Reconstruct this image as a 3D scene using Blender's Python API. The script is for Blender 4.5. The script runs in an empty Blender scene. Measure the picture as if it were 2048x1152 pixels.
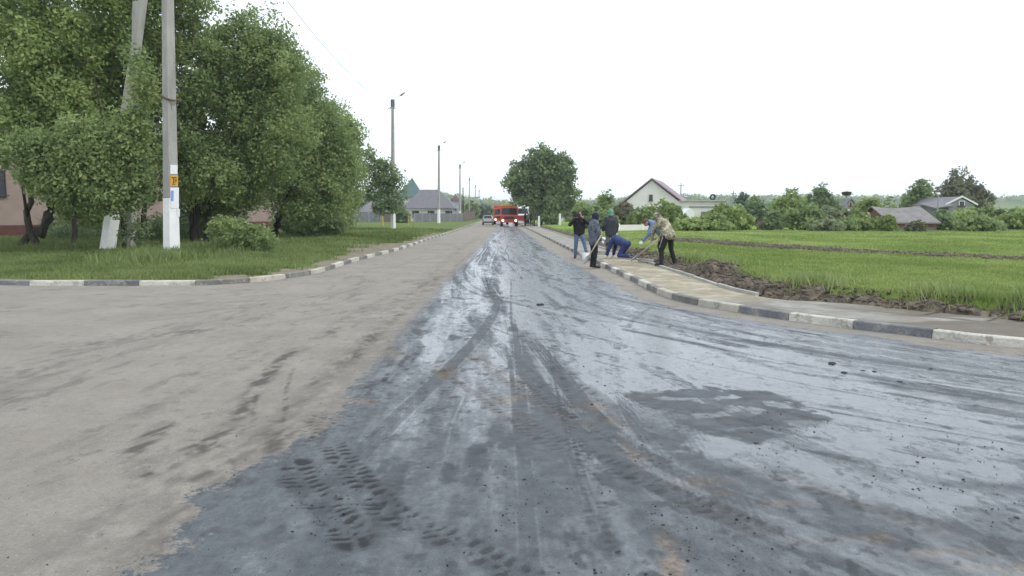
import bpy, bmesh, math, random
import numpy as np
from mathutils import Vector, Matrix, Euler
import time; T0 = time.time()
random.seed(7); RNG = np.random.default_rng(11)
R = math.radians
sc = bpy.context.scene
COL = sc.collection
# ------------------------------------------------------------------ camera
F = 1500.0; CAMZ = 1.65; PITCH = R(5.63); YAW = R(-0.88)
cam_d = bpy.data.cameras.new('camera'); cam = bpy.data.objects.new('camera', cam_d); COL.objects.link(cam)
cam_d.sensor_width = 36; cam_d.lens = 36 * F / 2048; cam_d.clip_start = 0.05; cam_d.clip_end = 6000
cam.location = (0, 0, CAMZ); cam.rotation_euler = Euler((math.pi / 2 - PITCH, 0, YAW))
sc.camera = cam
CM = cam.rotation_euler.to_matrix()
# ------------------------------------------------------------------ world, sun, exposure (overcast)
SUN_EL, SUN_AZ = R(48), R(115)          # azimuth clockwise from +Y: sun veiled, behind the right shoulder
w = bpy.data.worlds.new("World"); sc.world = w; w.use_nodes = True
nt = w.node_tree; bg = nt.nodes['Background']
sky = nt.nodes.new('ShaderNodeTexSky'); sky.sky_type = 'NISHITA'; sky.sun_disc = False
sky.sun_elevation = SUN_EL; sky.sun_rotation = SUN_AZ
mx = nt.nodes.new('ShaderNodeMix'); mx.data_type = 'RGBA'; mx.inputs[0].default_value = 0.9
nt.links.new(sky.outputs[0], mx.inputs[6]); mx.inputs[7].default_value = (12.6, 13.6, 14.8, 1)   # cloud deck
nt.links.new(mx.outputs[2], bg.inputs[0]); bg.inputs[1].default_value = 0.1
sd = bpy.data.lights.new('sun', 'SUN'); so = bpy.data.objects.new('sun', sd); COL.objects.link(so)
sd.energy = 1.4; sd.angle = R(14); sd.color = (1, .97, .92)
so.rotation_euler = Euler((math.pi / 2 - SUN_EL, 0, -SUN_AZ + math.pi)); so.location = (20, -20, 40)
vs = sc.view_settings; vs.view_transform = 'Standard'; vs.look = 'None'; vs.gamma = 1; vs.exposure = 0.15
sc.render.engine = 'CYCLES'
sc.cycles.volume_bounces = 0; sc.cycles.max_bounces = 6; sc.cycles.transparent_max_bounces = 8

# ------------------------------------------------------------------ helpers
def ray(px, py):
    return CM @ Vector(((px - 1024) / F, -(py - 576) / F, -1))
def W(px, py, z=0.0):                    # photo point that lies on the level z
    d = ray(px, py); t = (z - CAMZ) / d.z
    return Vector((d.x * t, d.y * t, z))
def D(px, py, Y):                        # photo point at the distance Y
    d = ray(px, py); t = Y / d.y
    return Vector((d.x * t, Y, CAMZ + d.z * t))
def PX(Y): return Y / F                  # metres per photo pixel at distance Y

def vnoise(x, y, seed=0):
    xi = np.floor(x).astype(np.int64); yi = np.floor(y).astype(np.int64)
    fx = x - xi; fy = y - yi; fx = fx * fx * (3 - 2 * fx); fy = fy * fy * (3 - 2 * fy)
    def h(a, b):
        n = (a * 374761393 + b * 668265263 + seed * 1442695041) & 0xffffffff
        n = ((n ^ (n >> 13)) * 1274126177) & 0xffffffff
        return ((n ^ (n >> 16)) & 0xffff) / 65535.0
    return (h(xi, yi) * (1 - fx) + h(xi + 1, yi) * fx) * (1 - fy) + (h(xi, yi + 1) * (1 - fx) + h(xi + 1, yi + 1) * fx) * fy
def fbm(x, y, seed=0, oct=4):
    s = 0; a = .5; t = 0
    for i in range(oct):
        s = s + a * vnoise(x, y, seed + i * 17); t += a; a *= .5; x = x * 2.03 + 3.1; y = y * 2.03 + 7.7
    return s / t
def sstep(a, b, x):
    t = np.clip((x - a) / (b - a), 0, 1); return t * t * (3 - 2 * t)
def smooth_path(pts, step=.3):
    P = [np.array(p, float) for p in pts]; P = [2 * P[0] - P[1]] + P + [2 * P[-1] - P[-2]]
    out = []
    for i in range(1, len(P) - 2):
        n = max(2, int(np.linalg.norm(P[i + 1] - P[i]) / step))
        for k in range(n):
            t = k / n
            out.append(.5 * ((2 * P[i]) + (-P[i - 1] + P[i + 1]) * t + (2 * P[i - 1] - 5 * P[i] + 4 * P[i + 1] - P[i + 2]) * t * t + (-P[i - 1] + 3 * P[i] - 3 * P[i + 1] + P[i + 2]) * t ** 3))
    out.append(P[-2]); return np.array(out)
def thin(path, tol=.006):
    keep = [0]; n = len(path); i = 0
    while i < n - 1:
        j = i + 1; best = j
        while j < n and j - i < 400:
            a, b = path[i], path[j]; e = b - a; L = np.hypot(*e) + 1e-9; q = path[i:j + 1] - a
            if np.abs(q[:, 0] * e[1] - q[:, 1] * e[0]).max() / L > tol: break
            best = j; j += 1
        keep.append(best); i = best
    return path[keep]
_thin = {}
def pdist(x, y, path):                   # distance, side (+ right of the travel direction), arc length
    if len(path) > 12:
        k_ = id(path)
        if k_ not in _thin: _thin[k_] = (path, thin(path))
        path = _thin[k_][1]
    best = np.full(x.shape, 1e9); side = np.zeros(x.shape); arc = np.zeros(x.shape); s = 0
    for i in range(len(path) - 1):
        a, b = path[i], path[i + 1]; e = b - a; L = np.hypot(*e[:2])
        if L < 1e-9: continue
        t = np.clip(((x - a[0]) * e[0] + (y - a[1]) * e[1]) / L ** 2, 0, 1)
        dx = x - a[0] - t * e[0]; dy = y - a[1] - t * e[1]; d = np.hypot(dx, dy)
        m = d < best; best = np.where(m, d, best)
        side = np.where(m, np.sign(e[1] * dx - e[0] * dy), side); arc = np.where(m, s + t * L, arc); s += L
    return best, side, arc

def tag(o, label=None, cat=None, group=None, kind=None):
    if label: o['label'] = label
    if cat: o['category'] = cat
    if group: o['group'] = group
    if kind: o['kind'] = kind
    return o
def empty(name, loc, rz=0, label=None, cat=None, group=None):
    o = bpy.data.objects.new(name, None); COL.objects.link(o); o.location = loc; o.rotation_euler = (0, 0, rz)
    o.empty_display_size = .2
    return tag(o, label, cat, group)
def link(name, me, parent=None, mats=()):
    o = bpy.data.objects.new(name, me); COL.objects.link(o)
    for m in mats: me.materials.append(m)
    if parent: o.parent = parent
    return o
def copy_tree(o, parent=None):
    c = o.copy(); COL.objects.link(c)
    if parent: c.parent = parent
    for ch in [q for q in bpy.data.objects if q.parent == o]: copy_tree(ch, c)
    return c
def npmesh(name, V, faces, k, attr=None, smooth=False):     # faces: (n,k) array
    me = bpy.data.meshes.new(name); n = len(faces)
    me.vertices.add(len(V)); me.vertices.foreach_set('co', np.asarray(V, np.float32).ravel())
    me.loops.add(n * k); me.loops.foreach_set('vertex_index', np.asarray(faces, np.int32).ravel())
    me.polygons.add(n); me.polygons.foreach_set('loop_start', np.arange(n, dtype=np.int32) * k)
    me.polygons.foreach_set('loop_total', np.full(n, k, np.int32))
    if smooth: me.polygons.foreach_set('use_smooth', np.ones(n, bool))
    me.update(calc_edges=True)
    if attr:
        for an, arr in attr.items():
            a = me.color_attributes.new(an, 'FLOAT_COLOR', 'POINT')
            a.data.foreach_set('color', np.asarray(arr, np.float32).ravel())
    return me
def gridmesh(name, xs, ys, zf, attrf=None):
    X, Y = np.meshgrid(xs, ys); Z = zf(X, Y); nx, ny = len(xs), len(ys)
    V = np.stack([X, Y, Z], -1).reshape(-1, 3); i = np.arange(nx * ny).reshape(ny, nx)
    Fc = np.stack([i[:-1, :-1], i[:-1, 1:], i[1:, 1:], i[1:, :-1]], -1).reshape(-1, 4)
    at = None
    if attrf: at = {'masks': attrf(X, Y).reshape(-1, 4)}
    return npmesh(name, V, Fc, 4, at, True)

class MB:
    def __init__(s): s.v = []; s.f = []; s.m = []
    def add(s, vs, fs, mi=0):
        b = len(s.v); s.v += [tuple(v) for v in vs]; s.f += [tuple(b + i for i in f) for f in fs]; s.m += [mi] * len(fs); return s
    def box(s, c, d, rz=0, mi=0, rot=None, taper=1.0):
        M = rot if rot is not None else Matrix.Rotation(rz, 3, 'Z'); c = Vector(c); vs = []
        for z in (-1, 1):
            k = taper if z > 0 else 1
            for x, y in ((-1, -1), (1, -1), (1, 1), (-1, 1)):
                vs.append(c + M @ Vector((x * d[0] / 2 * k, y * d[1] / 2 * k, z * d[2] / 2)))
        return s.add(vs, [(3, 2, 1, 0), (4, 5, 6, 7), (0, 1, 5, 4), (1, 2, 6, 5), (2, 3, 7, 6), (3, 0, 4, 7)], mi)
    def quad(s, a, b, c, d, mi=0): return s.add([a, b, c, d], [(0, 1, 2, 3)], mi)
    def tube(s, pts, rs, n=8, mi=0, cap=True):
        pts = [Vector(p) for p in pts]; vs = []; up = Vector((0.03, .02, 1))
        if not hasattr(rs, '__len__'): rs = [rs] * len(pts)
        for i, p in enumerate(pts):
            t = (pts[min(i + 1, len(pts) - 1)] - pts[max(i - 1, 0)]).normalized()
            u = t.cross(up) if abs(t.dot(up)) < .98 else t.cross(Vector((1, 0, 0)))
            u.normalize(); q = t.cross(u).normalized()
            for k in range(n):
                a = 2 * math.pi * k / n; vs.append(p + (u * math.cos(a) + q * math.sin(a)) * rs[i])
        fs = []
        for i in range(len(pts) - 1):
            for k in range(n):
                fs.append((i * n + k, i * n + (k + 1) % n, (i + 1) * n + (k + 1) % n, (i + 1) * n + k))
        if cap: fs.append(tuple(range(n - 1, -1, -1))); fs.append(tuple((len(pts) - 1) * n + k for k in range(n)))
        return s.add(vs, fs, mi)
    def ball(s, c, r, n=10, mi=0, rot=None):
        if not hasattr(r, '__len__'): r = (r, r, r)
        c = Vector(c); vs = []; M = rot or Matrix.Identity(3); m = max(4, n // 2 + 1)
        for i in range(m + 1):
            th = math.pi * i / m
            for k in range(n):
                a = 2 * math.pi * k / n
                vs.append(c + M @ Vector((r[0] * math.sin(th) * math.cos(a), r[1] * math.sin(th) * math.sin(a), r[2] * math.cos(th))))
        fs = [(i * n + k, (i + 1) * n + k, (i + 1) * n + (k + 1) % n, i * n + (k + 1) % n) for i in range(m) for k in range(n)]
        return s.add(vs, fs, mi)
    def cap(s, a, b, ra, rb, n=10, mi=0):       # tapered capsule
        a = Vector(a); b = Vector(b); t = (b - a); L = t.length
        if L < 1e-4: return s.ball(a, ra, n, mi)
        t.normalize(); pts = []; rs = []
        for k in range(4): q = math.pi / 2 * (1 - k / 4 - .02 * (k == 0)); pts.append(a - t * ra * math.sin(q)); rs.append(max(ra * math.cos(q), .001))
        for k in range(5): q = math.pi / 2 * (k / 4) * .985; pts.append(b + t * rb * math.sin(q)); rs.append(max(rb * math.cos(q), .001))
        return s.tube(pts, rs, n, mi)
    def extrude(s, prof, x0, x1, mi=0, M=None):     # profile in y,z extruded along x
        n = len(prof); vs = [Vector((x0, p[0], p[1])) for p in prof] + [Vector((x1, p[0], p[1])) for p in prof]
        if M: vs = [M @ v for v in vs]
        fs = [tuple(range(n - 1, -1, -1)), tuple(range(n, 2 * n))] + [(i, (i + 1) % n, n + (i + 1) % n, n + i) for i in range(n)]
        return s.add(vs, fs, mi)
    def build(s, name, mats, parent=None, bevel=0, smooth=False, remesh=0, sub=0):
        me = bpy.data.meshes.new(name); me.from_pydata(s.v, [], s.f)
        if not isinstance(mats, (list, tuple)): mats = [mats]
        for m in mats: me.materials.append(m)
        me.polygons.foreach_set('material_index', s.m)
        bm = bmesh.new(); bm.from_mesh(me); bmesh.ops.recalc_face_normals(bm, faces=bm.faces); bm.to_mesh(me); bm.free()
        if smooth: me.polygons.foreach_set('use_smooth', [True] * len(s.f))
        o = bpy.data.objects.new(name, me); COL.objects.link(o)
        if parent: o.parent = parent
        if bevel:
            b = o.modifiers.new('bevel', 'BEVEL'); b.width = bevel; b.segments = 2; b.limit_method = 'ANGLE'; b.angle_limit = R(35)
        if remesh:
            r = o.modifiers.new('remesh', 'REMESH'); r.mode = 'VOXEL'; r.voxel_size = remesh; r.use_smooth_shade = True
            q = o.modifiers.new('smooth', 'SMOOTH'); q.iterations = 3; q.factor = .5
        return o

# ------------------------------------------------------------------ materials
def mat(name, col, rough=.7, metal=0, var=0, vscale=3, bump=0, bscale=30, spec=.5, col2=None, coord='Object', stretch=None, emit=None, wear=None):
    m = bpy.data.materials.new(name); m.use_nodes = True; N = m.node_tree.nodes; L = m.node_tree.links; p = N['Principled BSDF']
    p.inputs['Base Color'].default_value = (*col, 1); p.inputs['Roughness'].default_value = rough; p.inputs['Metallic'].default_value = metal
    p.inputs['Specular IOR Level'].default_value = spec
    tc = N.new('ShaderNodeTexCoord'); mp = N.new('ShaderNodeMapping'); L.new(tc.outputs[coord], mp.inputs[0])
    if stretch: mp.inputs['Scale'].default_value = stretch
    if var or col2:
        n = N.new('ShaderNodeTexNoise'); n.inputs['Scale'].default_value = vscale; n.inputs['Detail'].default_value = 6; n.inputs['Roughness'].default_value = .65
        L.new(mp.outputs[0], n.inputs['Vector'])
        r = N.new('ShaderNodeValToRGB'); r.color_ramp.elements[0].position = .36; r.color_ramp.elements[1].position = .66
        c2 = col2 or tuple(min(1, c * (1 + var)) for c in col)
        c1 = col if col2 else tuple(c * (1 - var) for c in col)
        r.color_ramp.elements[0].color = (*c1, 1); r.color_ramp.elements[1].color = (*c2, 1)
        L.new(n.outputs['Fac'], r.inputs[0]); out = r.outputs[0]
        if wear:
            n3 = N.new('ShaderNodeTexNoise'); n3.inputs['Scale'].default_value = wear[1]; n3.inputs['Detail'].default_value = 8; n3.inputs['Roughness'].default_value = .75
            L.new(mp.outputs[0], n3.inputs['Vector']); r3 = N.new('ShaderNodeValToRGB'); r3.color_ramp.elements[0].position = wear[2]; r3.color_ramp.elements[1].position = wear[2] + .08
            L.new(n3.outputs['Fac'], r3.inputs[0]); mm = N.new('ShaderNodeMix'); mm.data_type = 'RGBA'
            L.new(r3.outputs[0], mm.inputs[0]); L.new(out, mm.inputs[6]); mm.inputs[7].default_value = (*wear[0], 1); out = mm.outputs[2]
        L.new(out, p.inputs['Base Color'])
    if bump:
        n2 = N.new('ShaderNodeTexNoise'); n2.inputs['Scale'].default_value = bscale; n2.inputs['Detail'].default_value = 5; L.new(mp.outputs[0], n2.inputs['Vector'])
        b = N.new('ShaderNodeBump'); b.inputs['Strength'].default_value = bump; b.inputs['Distance'].default_value = .05; L.new(n2.outputs['Fac'], b.inputs['Height']); L.new(b.outputs[0], p.inputs['Normal'])
    if emit:
        p.inputs['Emission Color'].default_value = (*emit[0], 1); p.inputs['Emission Strength'].default_value = emit[1]
    return m
def leafmat(name, base, tip, trans=.35):
    m = bpy.data.materials.new(name); m.use_nodes = True; N = m.node_tree.nodes; L = m.node_tree.links; N.remove(N['Principled BSDF'])
    at = N.new('ShaderNodeAttribute'); at.attribute_name = 'masks'; sp = N.new('ShaderNodeSeparateColor'); L.new(at.outputs['Color'], sp.inputs[0])
    mxx = N.new('ShaderNodeMix'); mxx.data_type = 'RGBA'; L.new(sp.outputs[0], mxx.inputs[0]); mxx.inputs[6].default_value = (*base, 1); mxx.inputs[7].default_value = (*tip, 1)
    d = N.new('ShaderNodeBsdfPrincipled'); d.inputs['Roughness'].default_value = .55; d.inputs['Specular IOR Level'].default_value = .25; L.new(mxx.outputs[2], d.inputs['Base Color'])
    t = N.new('ShaderNodeBsdfTranslucent'); L.new(mxx.outputs[2], t.inputs[0])
    ms = N.new('ShaderNodeMixShader'); ms.inputs[0].default_value = trans; L.new(d.outputs[0], ms.inputs[1]); L.new(t.outputs[0], ms.inputs[2])
    L.new(ms.outputs[0], N['Material Output'].inputs[0]); return m

M = {}
M['concrete'] = mat('old concrete', (.33, .32, .29), .85, var=.18, vscale=2.5, bump=.4, bscale=40, stretch=(1, 1, .3))
M['whitewash'] = mat('whitewash', (.80, .80, .78), .85, var=.06, vscale=4, bump=.3, bscale=50, wear=((.42, .41, .38), 5, .66))
M['bark'] = mat('bark', (.045, .038, .03), .95, var=.4, vscale=5, bump=.9, bscale=18, stretch=(2, 2, .5))
M['bark_grey'] = mat('grey bark', (.11, .1, .085), .95, var=.35, vscale=5, bump=.9, bscale=18, stretch=(2, 2, .5))
M['rust'] = mat('rusty metal', (.10, .05, .03), .8, var=.3)
M['galv'] = mat('galvanised metal', (.30, .31, .32), .5, .7)
M['wire'] = mat('aluminium wire', (.09, .09, .09), .7)
M['glass'] = mat('window glass', (.03, .035, .045), .15, spec=.35)
M['rubber'] = mat('rubber', (.018, .018, .018), .8)
M['blackplastic'] = mat('black plastic', (.015, .015, .017), .45)
M['paper'] = mat('paper', (.75, .76, .78), .9, var=.08, vscale=20)
M['orange_paper'] = mat('orange paper', (.62, .33, .04), .9, var=.1, vscale=20)
M['ink'] = mat('print ink', (.1, .07, .05), .9)
M['blue_ink'] = mat('blue print', (.22, .32, .62), .9)

# ------------------------------------------------------------------ kerb lines
LEFT = smooth_path([(-26, 25), (-17, 21), (-12.6, 18.0)] + [tuple(W(*p).xy) for p in ((60, 572), (170, 572), (296, 572), (410, 571), (500, 566), (570, 558), (640, 546), (720, 521), (800, 500))] + [(-4.55, 50), (-4.3, 70), (-4.2, 100), (-4.2, 160), (-4.2, 260)], .35)
RIGHT = smooth_path([(3.0, 260), (3.0, 160), (3.0, 100), (3.1, 60), (3.15, 32)] + [tuple(W(*p).xy) for p in ((1213, 538), (1262, 562), (1345, 600), (1500, 630), (1585, 643), (1705, 659), (1845, 675), (2010, 695))] + [(8.6, 7.7), (13, 5.6), (24, 3.4), (60, 1.5)], .35)
def L_d(x, y): d, s, a = pdist(x, y, LEFT); return d * -s, a        # + = verge side (left of travel)
def R_d(x, y): d, s, a = pdist(x, y, RIGHT); return d * -s, a       # + = field side (left of travel, path runs towards the camera)
def verge_h(x, y):
    x = np.asarray(x, float); y = np.asarray(y, float); d, _ = L_d(x, y)
    z = .115 + .10 * sstep(.6, 6, d) + .03 * (fbm(x * .7, y * .7, 5) - .5) * sstep(.3, 1.5, d)
    return np.where(d > .08, z, -.12)
def field_h(x, y):
    x = np.asarray(x, float); y = np.asarray(y, float); d, _ = R_d(x, y)
    z = .04 + .28 * sstep(1.75 + .35 * sstep(15.5, 12.5, y), 2.45, d) + .06 * (fbm(x * .5, y * .5, 9) - .5) * sstep(1.6, 3, d)
    z = z * (1 - sstep(70, 95, x) * .9)
    return np.where(d > .3, z, -.12)
def zone(a, b, n): return np.linspace(a, b, n, endpoint=False)

# ------------------------------------------------------------------ ground sheets
def groundmat(name, g1, g2, dirt, dirt2, extra=True):
    m = bpy.data.materials.new(name); m.use_nodes = True; N = m.node_tree.nodes; L = m.node_tree.links; p = N['Principled BSDF']
    p.inputs['Roughness'].default_value = .95; p.inputs['Specular IOR Level'].default_value = .1
    tc = N.new('ShaderNodeTexCoord')
    def noise(s, d=5, r=.6):
        n = N.new('ShaderNodeTexNoise'); n.inputs['Scale'].default_value = s; n.inputs['Detail'].default_value = d; n.inputs['Roughness'].default_value = r; L.new(tc.outputs['Object'], n.inputs[0]); return n.outputs['Fac']
    def ramp(f, a, b, c1, c2):
        r = N.new('ShaderNodeValToRGB'); r.color_ramp.elements[0].position = a; r.color_ramp.elements[1].position = b; r.color_ramp.elements[0].color = (*c1, 1); r.color_ramp.elements[1].color = (*c2, 1); L.new(f, r.inputs[0]); return r.outputs[0]
    g = ramp(noise(.35), .35, .65, g1, g2); dd = ramp(noise(4, 8, .7), .35, .65, dirt, dirt2)
    at = N.new('ShaderNodeAttribute'); at.attribute_name = 'masks'; sp = N.new('ShaderNodeSeparateColor'); L.new(at.outputs['Color'], sp.inputs[0])
    a = N.new('ShaderNodeMix'); a.data_type = 'RGBA'; L.new(sp.outputs[0], a.inputs[0]); L.new(g, a.inputs[6]); L.new(dd, a.inputs[7])
    L.new(a.outputs[2], p.inputs['Base Color'])
    b = N.new('ShaderNodeBump'); b.inputs['Strength'].default_value = .6; b.inputs['Distance'].default_value = .06; L.new(noise(9, 8, .75), b.inputs['Height']); L.new(b.outputs[0], p.inputs['Normal'])
    return m
M['verge'] = groundmat('verge grass', (.085, .125, .032), (.13, .18, .05), (.17, .145, .11), (.27, .235, .18))
M['field'] = groundmat('field grass', (.14, .22, .04), (.20, .29, .06), (.075, .06, .045), (.15, .125, .095))
def zero4(X, Y): return np.zeros(X.shape + (4,))

# far ground to the horizon
xs = np.concatenate([np.linspace(-3000, -120, 20), zone(-100, 100, 40), np.linspace(100, 3000, 20)])
ys = np.concatenate([np.linspace(-300, -20, 8), zone(0, 300, 40), np.linspace(300, 3500, 25)])
g = link('ground', gridmesh('ground', xs, ys, lambda x, y: np.full(x.shape, -.16) + .16 * sstep(90, 130, y), zero4), None, [M['field']]); g['kind'] = 'structure'

# verge (left)
def verge_attr(X, Y):
    d, a = L_d(X, Y); n = fbm(X * 1.3, Y * 1.3, 3)
    east = sstep(-8.2, -6.3, X)
    dirt = sstep(1.9, .7, d + (n - .5) * 2.2 + .25) * east * (1 - .75 * sstep(50, 75, Y))
    dirt = np.maximum(dirt, sstep(.55, .25, d + (n - .5) * .5) * .8)
    c = W(790, 492, .15); r = np.hypot((X - c.x) / 2.2, (Y - c.y) / 7); dirt = np.maximum(dirt, sstep(1.2, .5, r + (n - .5) * 1.4) * .9)
    o = np.zeros(X.shape + (4,)); o[..., 0] = dirt; return o
xs = np.concatenate([np.linspace(-130, -32, 12), zone(-30, -14, 60), zone(-14, -3.9, 130)]); ys = np.concatenate([zone(16.5, 24, 130), zone(24, 50, 150), zone(50, 110, 70), np.linspace(110, 280, 20)])
o = link('verge', gridmesh('verge', xs, ys, verge_h, verge_attr), None, [M['verge']]); o['kind'] = 'structure'
# field (right)
FUR = smooth_path([tuple(W(*p, .3).xy) for p in ((1335, 478), (1400, 484), (1520, 492), (1700, 503), (1900, 512), (2048, 519))] + [(24, 16)], .5)
def fur_d(X, Y): return pdist(X, Y, FUR)
def field_attr(X, Y):
    d, a = R_d(X, Y); n = fbm(X * 1.4, Y * 1.4, 23); o = np.zeros(X.shape + (4,))
    dirt = sstep(2.45, 2.1, d + (n - .5) * .8)
    fd, fs, fa = fur_d(X, Y); w2 = .65 + .05 * Y
    n2 = fbm(X * 2.2, Y * 2.2, 31)
    dirt = np.maximum(dirt, sstep(1.0, .55, np.abs(fd) / w2 + (n2 - .5) * 1.5) * .8)
    dirt = np.maximum(dirt, sstep(.66, .72, n2) * sstep(.5, .9, fbm(X * .25, Y * .5, 8)) * .5)
    o[..., 0] = dirt; return o
xs = np.concatenate([zone(2.9, 12, 110), zone(12, 30, 110), np.linspace(30, 130, 40)]); ys = np.concatenate([zone(2, 7, 12), zone(7, 22, 150), zone(22, 60, 160), zone(60, 120, 30), np.linspace(120, 280, 10)])
o = link('field', gridmesh('field', xs, ys, field_h, field_attr), None, [M['field']]); o['kind'] = 'structure'

# ------------------------------------------------------------------ road
class Acc: pass
def stroke(X, Y, px, hw, soft=.5, level=0.0):
    path = smooth_path([tuple(W(a, b).xy) for a, b in px], .15)
    x0, y0 = path.min(0) - hw * 3 - .2; x1, y1 = path.max(0) + hw * 3 + .2
    m = (X > x0) & (X < x1) & (Y > y0) & (Y < y1)
    out = np.zeros(X.shape); s = np.zeros(X.shape); c = np.zeros(X.shape)
    if m.any():
        d, sd_, a = pdist(X[m], Y[m], path); L = a.max() + 1e-6
        e = sstep(0, .5, a) * sstep(0, .5, L - a) if L > 1.5 else 1.0
        out[m] = sstep(hw * (1 + soft), hw * (1 - soft), d) * (.35 + .65 * e); s[m] = a; c[m] = d * sd_
    return out, s, c
def poly(X, Y, px, soft):
    P = np.array([tuple(W(a, b).xy) for a, b in px]); Pc = np.vstack([P, P[:1]]); ins = np.zeros(X.shape, bool)
    m = (X > P[:, 0].min() - soft * 3) & (X < P[:, 0].max() + soft * 3) & (Y > P[:, 1].min() - soft * 3) & (Y < P[:, 1].max() + soft * 3)
    x = X[m]; y = Y[m]; q = np.zeros(x.shape, bool)
    for i in range(len(P)):
        a, b = Pc[i], Pc[i + 1]
        if a[1] == b[1]: continue
        c = ((a[1] > y) != (b[1] > y)) & (x < (b[0] - a[0]) * (y - a[1]) / (b[1] - a[1]) + a[0]); q ^= c
    d, _, _ = pdist(x, y, Pc); sd_ = np.where(q, d, -d); out = np.full(X.shape, -9.0); out[m] = sd_; return out
def road_masks(X, Y):
    n1 = fbm(X * 1.1, Y * 1.1, 41, 5); n2 = fbm(X * 5, Y * 5, 43, 4); n3 = fbm(X * 16, Y * 9, 47, 3)
    # dry dust left of the sealed strip, and beside the right kerb
    ex = -1.30 + .10 * (n1 - .5) * 5 * sstep(9, 3.5, Y) + (n2 - .5) * (.22 + .4 * sstep(7, 5, Y)) + (n3 - .5) * .18 - .15 * sstep(30, 14, Y) + .5 * sstep(20, 90, Y) - .35 * sstep(5.5, 3.2, Y)
    dust = sstep(.26 + .012 * Y, -.22 - .004 * Y, X - ex)
    rd, ra = R_d(X, Y); rd = -rd
    wR = .50 + .35 * sstep(12, 30, Y) + (n1 - .5) * .5 + (n2 - .5) * .2
    dust = np.maximum(dust, sstep(wR + .16, wR - .12, rd) * .93)
    # streak families: along the street and sweeping round the corner
    cx, cy = 13.5, 16.0; rr = np.where(Y < cy, np.hypot(X - cx, Y - cy), cx - X); th = np.where(Y < cy, np.arctan2(cy - Y, cx - X) * 10, -(Y - cy))
    sA = fbm(X * 5.5 + .25 * Y + n1, Y * .35, 51, 4); sB = fbm(rr * 4.5, th * .28 + n1 * .6, 57, 4); sC = fbm((X - .30 * Y) * 7, Y * .5, 61, 3)
    wB = sstep(.2, 3.0, X + (8 - Y) * .12) * sstep(22, 13, Y)
    streak = sA * (1 - wB) + sB * wB
    fA = fbm(X * 17 + .9 * Y + 2 * n1, Y * .7, 52, 3) * (1 - wB) + fbm(rr * 14, th * .8 + n1, 58, 3) * wB; fD = fbm((X + .42 * Y) * 15, Y * .9, 62, 3)
    film = .60 + .95 * (streak - .5) + .18 * (n1 - .5) + .30 * (sC - .5) + .55 * (fA - .5) + .35 * (fD - .5) + .25 * (n3 - .5)
    near = sstep(6.8, 4.2, Y); film -= .13 * near; film += .13 * sstep(5.5, 10, Y)
    dark = np.zeros(X.shape); brown = np.zeros(X.shape); hgt = np.zeros(X.shape)
    rt = np.random.default_rng(77)
    for q in range(30):
        fam = q % 3; hw = rt.choice([.03, .05, .11, .13]); k_ = rt.uniform(.25, .6) * (1 if rt.random() < .72 else -1)
        if fam == 0:      # along the street, drifting and fanning out towards the viewer
            x0 = rt.uniform(-1.0, 1.6); a = rt.uniform(-.04, .42); fx = x0 + a * np.maximum(0, 16 - Y) ** 1.5 / 8 + .38 * np.sin(Y / rt.uniform(4, 9) + rt.uniform(0, 6)); dd = X - fx; ss = Y
        elif fam == 1:    # sweeping round the right corner
            r0 = rt.uniform(10.6, 15.0); b = rt.uniform(-.12, .25); dd = rr - (r0 + b * th * .35 + .15 * np.sin(th * .4 + q)); ss = th
        else:             # diagonal crossings
            y0 = rt.uniform(4, 15); sl = rt.uniform(.35, 1.1) * (1 if rt.random() < .7 else -1); dd = ((X - rt.uniform(-1, 3)) - sl * (y0 - Y) + .06 * sl * (y0 - Y) ** 2) / (1 + sl); ss = Y + X
        m_ = sstep(hw, hw * .75, np.abs(dd)) * sstep(.40, .62, fbm(ss * .22 + q * 9.1, X * 0 + q, 90 + q, 2))
        rib = .55 + .45 * np.cos(dd / .042 * 2 * np.pi) if hw > .1 else 1.0
        film -= k_ * m_ * rib * (.5 + n2)
        if k_ > 0 and hw > .1: dark += .18 * m_ * rib * sstep(.45, .6, n2)
        e_ = sstep(.012, .004, np.abs(np.abs(dd) - hw)) * (m_ * 0 + 1) * sstep(.45, .62, fbm(ss * .22 + q * 9.1, X * 0 + q, 90 + q, 2)); film += .20 * e_; hgt += .002 * e_
    # pools
    for P_, s_, k_ in (([(1180, 640), (1300, 662), (1500, 700), (1590, 704), (1800, 792), (2060, 850), (2060, 1010), (1760, 1020), (1570, 950), (1430, 930), (1370, 890), (1550, 872), (1650, 842), (1560, 792), (1420, 780), (1240, 788), (1150, 758), (1110, 690)], .10, .46),
                       ([(978, 640), (1040, 645), (1056, 740), (1085, 800), (1030, 765), (992, 722)], .06, .30),
                       ([(880, 625), (962, 612), (930, 690), (850, 722), (826, 690)], .10, .14),
                       ([(1010, 560), (1090, 570), (1110, 605), (1010, 600)], .2, .28),
                       ([(935, 548), (985, 552), (978, 575), (945, 570)], .1, .25), ([(1001, 550), (1009, 550), (1011, 585), (1001, 580)], .04, .3),
                       ([(1215, 650), (1240, 650), (1300, 700), (1270, 712)], .05, .4), ([(1500, 700), (1590, 704), (1700, 752), (1640, 740), (1560, 722)], .05, .35)):
        d = poly(X, Y, P_, s_ * 3); film += k_ * sstep(-s_, s_, d + (n2 - .5) * s_ * 5 + (n3 - .5) * .06)
    d = poly(X, Y, [(1235, 787), (1420, 778), (1560, 788), (1650, 838), (1570, 878), (1500, 892), (1420, 868), (1330, 830)], .3)
    k = sstep(-.03, .05, d + (n2 - .5) * .5 + (n3 - .5) * .1); hole = sstep(.57, .63, fbm(X * 3.2 + .5 * Y, Y * 5, 81, 3)); k = k * (1 - hole); film -= .85 * k; dark += .22 * k * sstep(.4, .6, n2); brown += .35 * k * sstep(.45, .6, n1)
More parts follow.
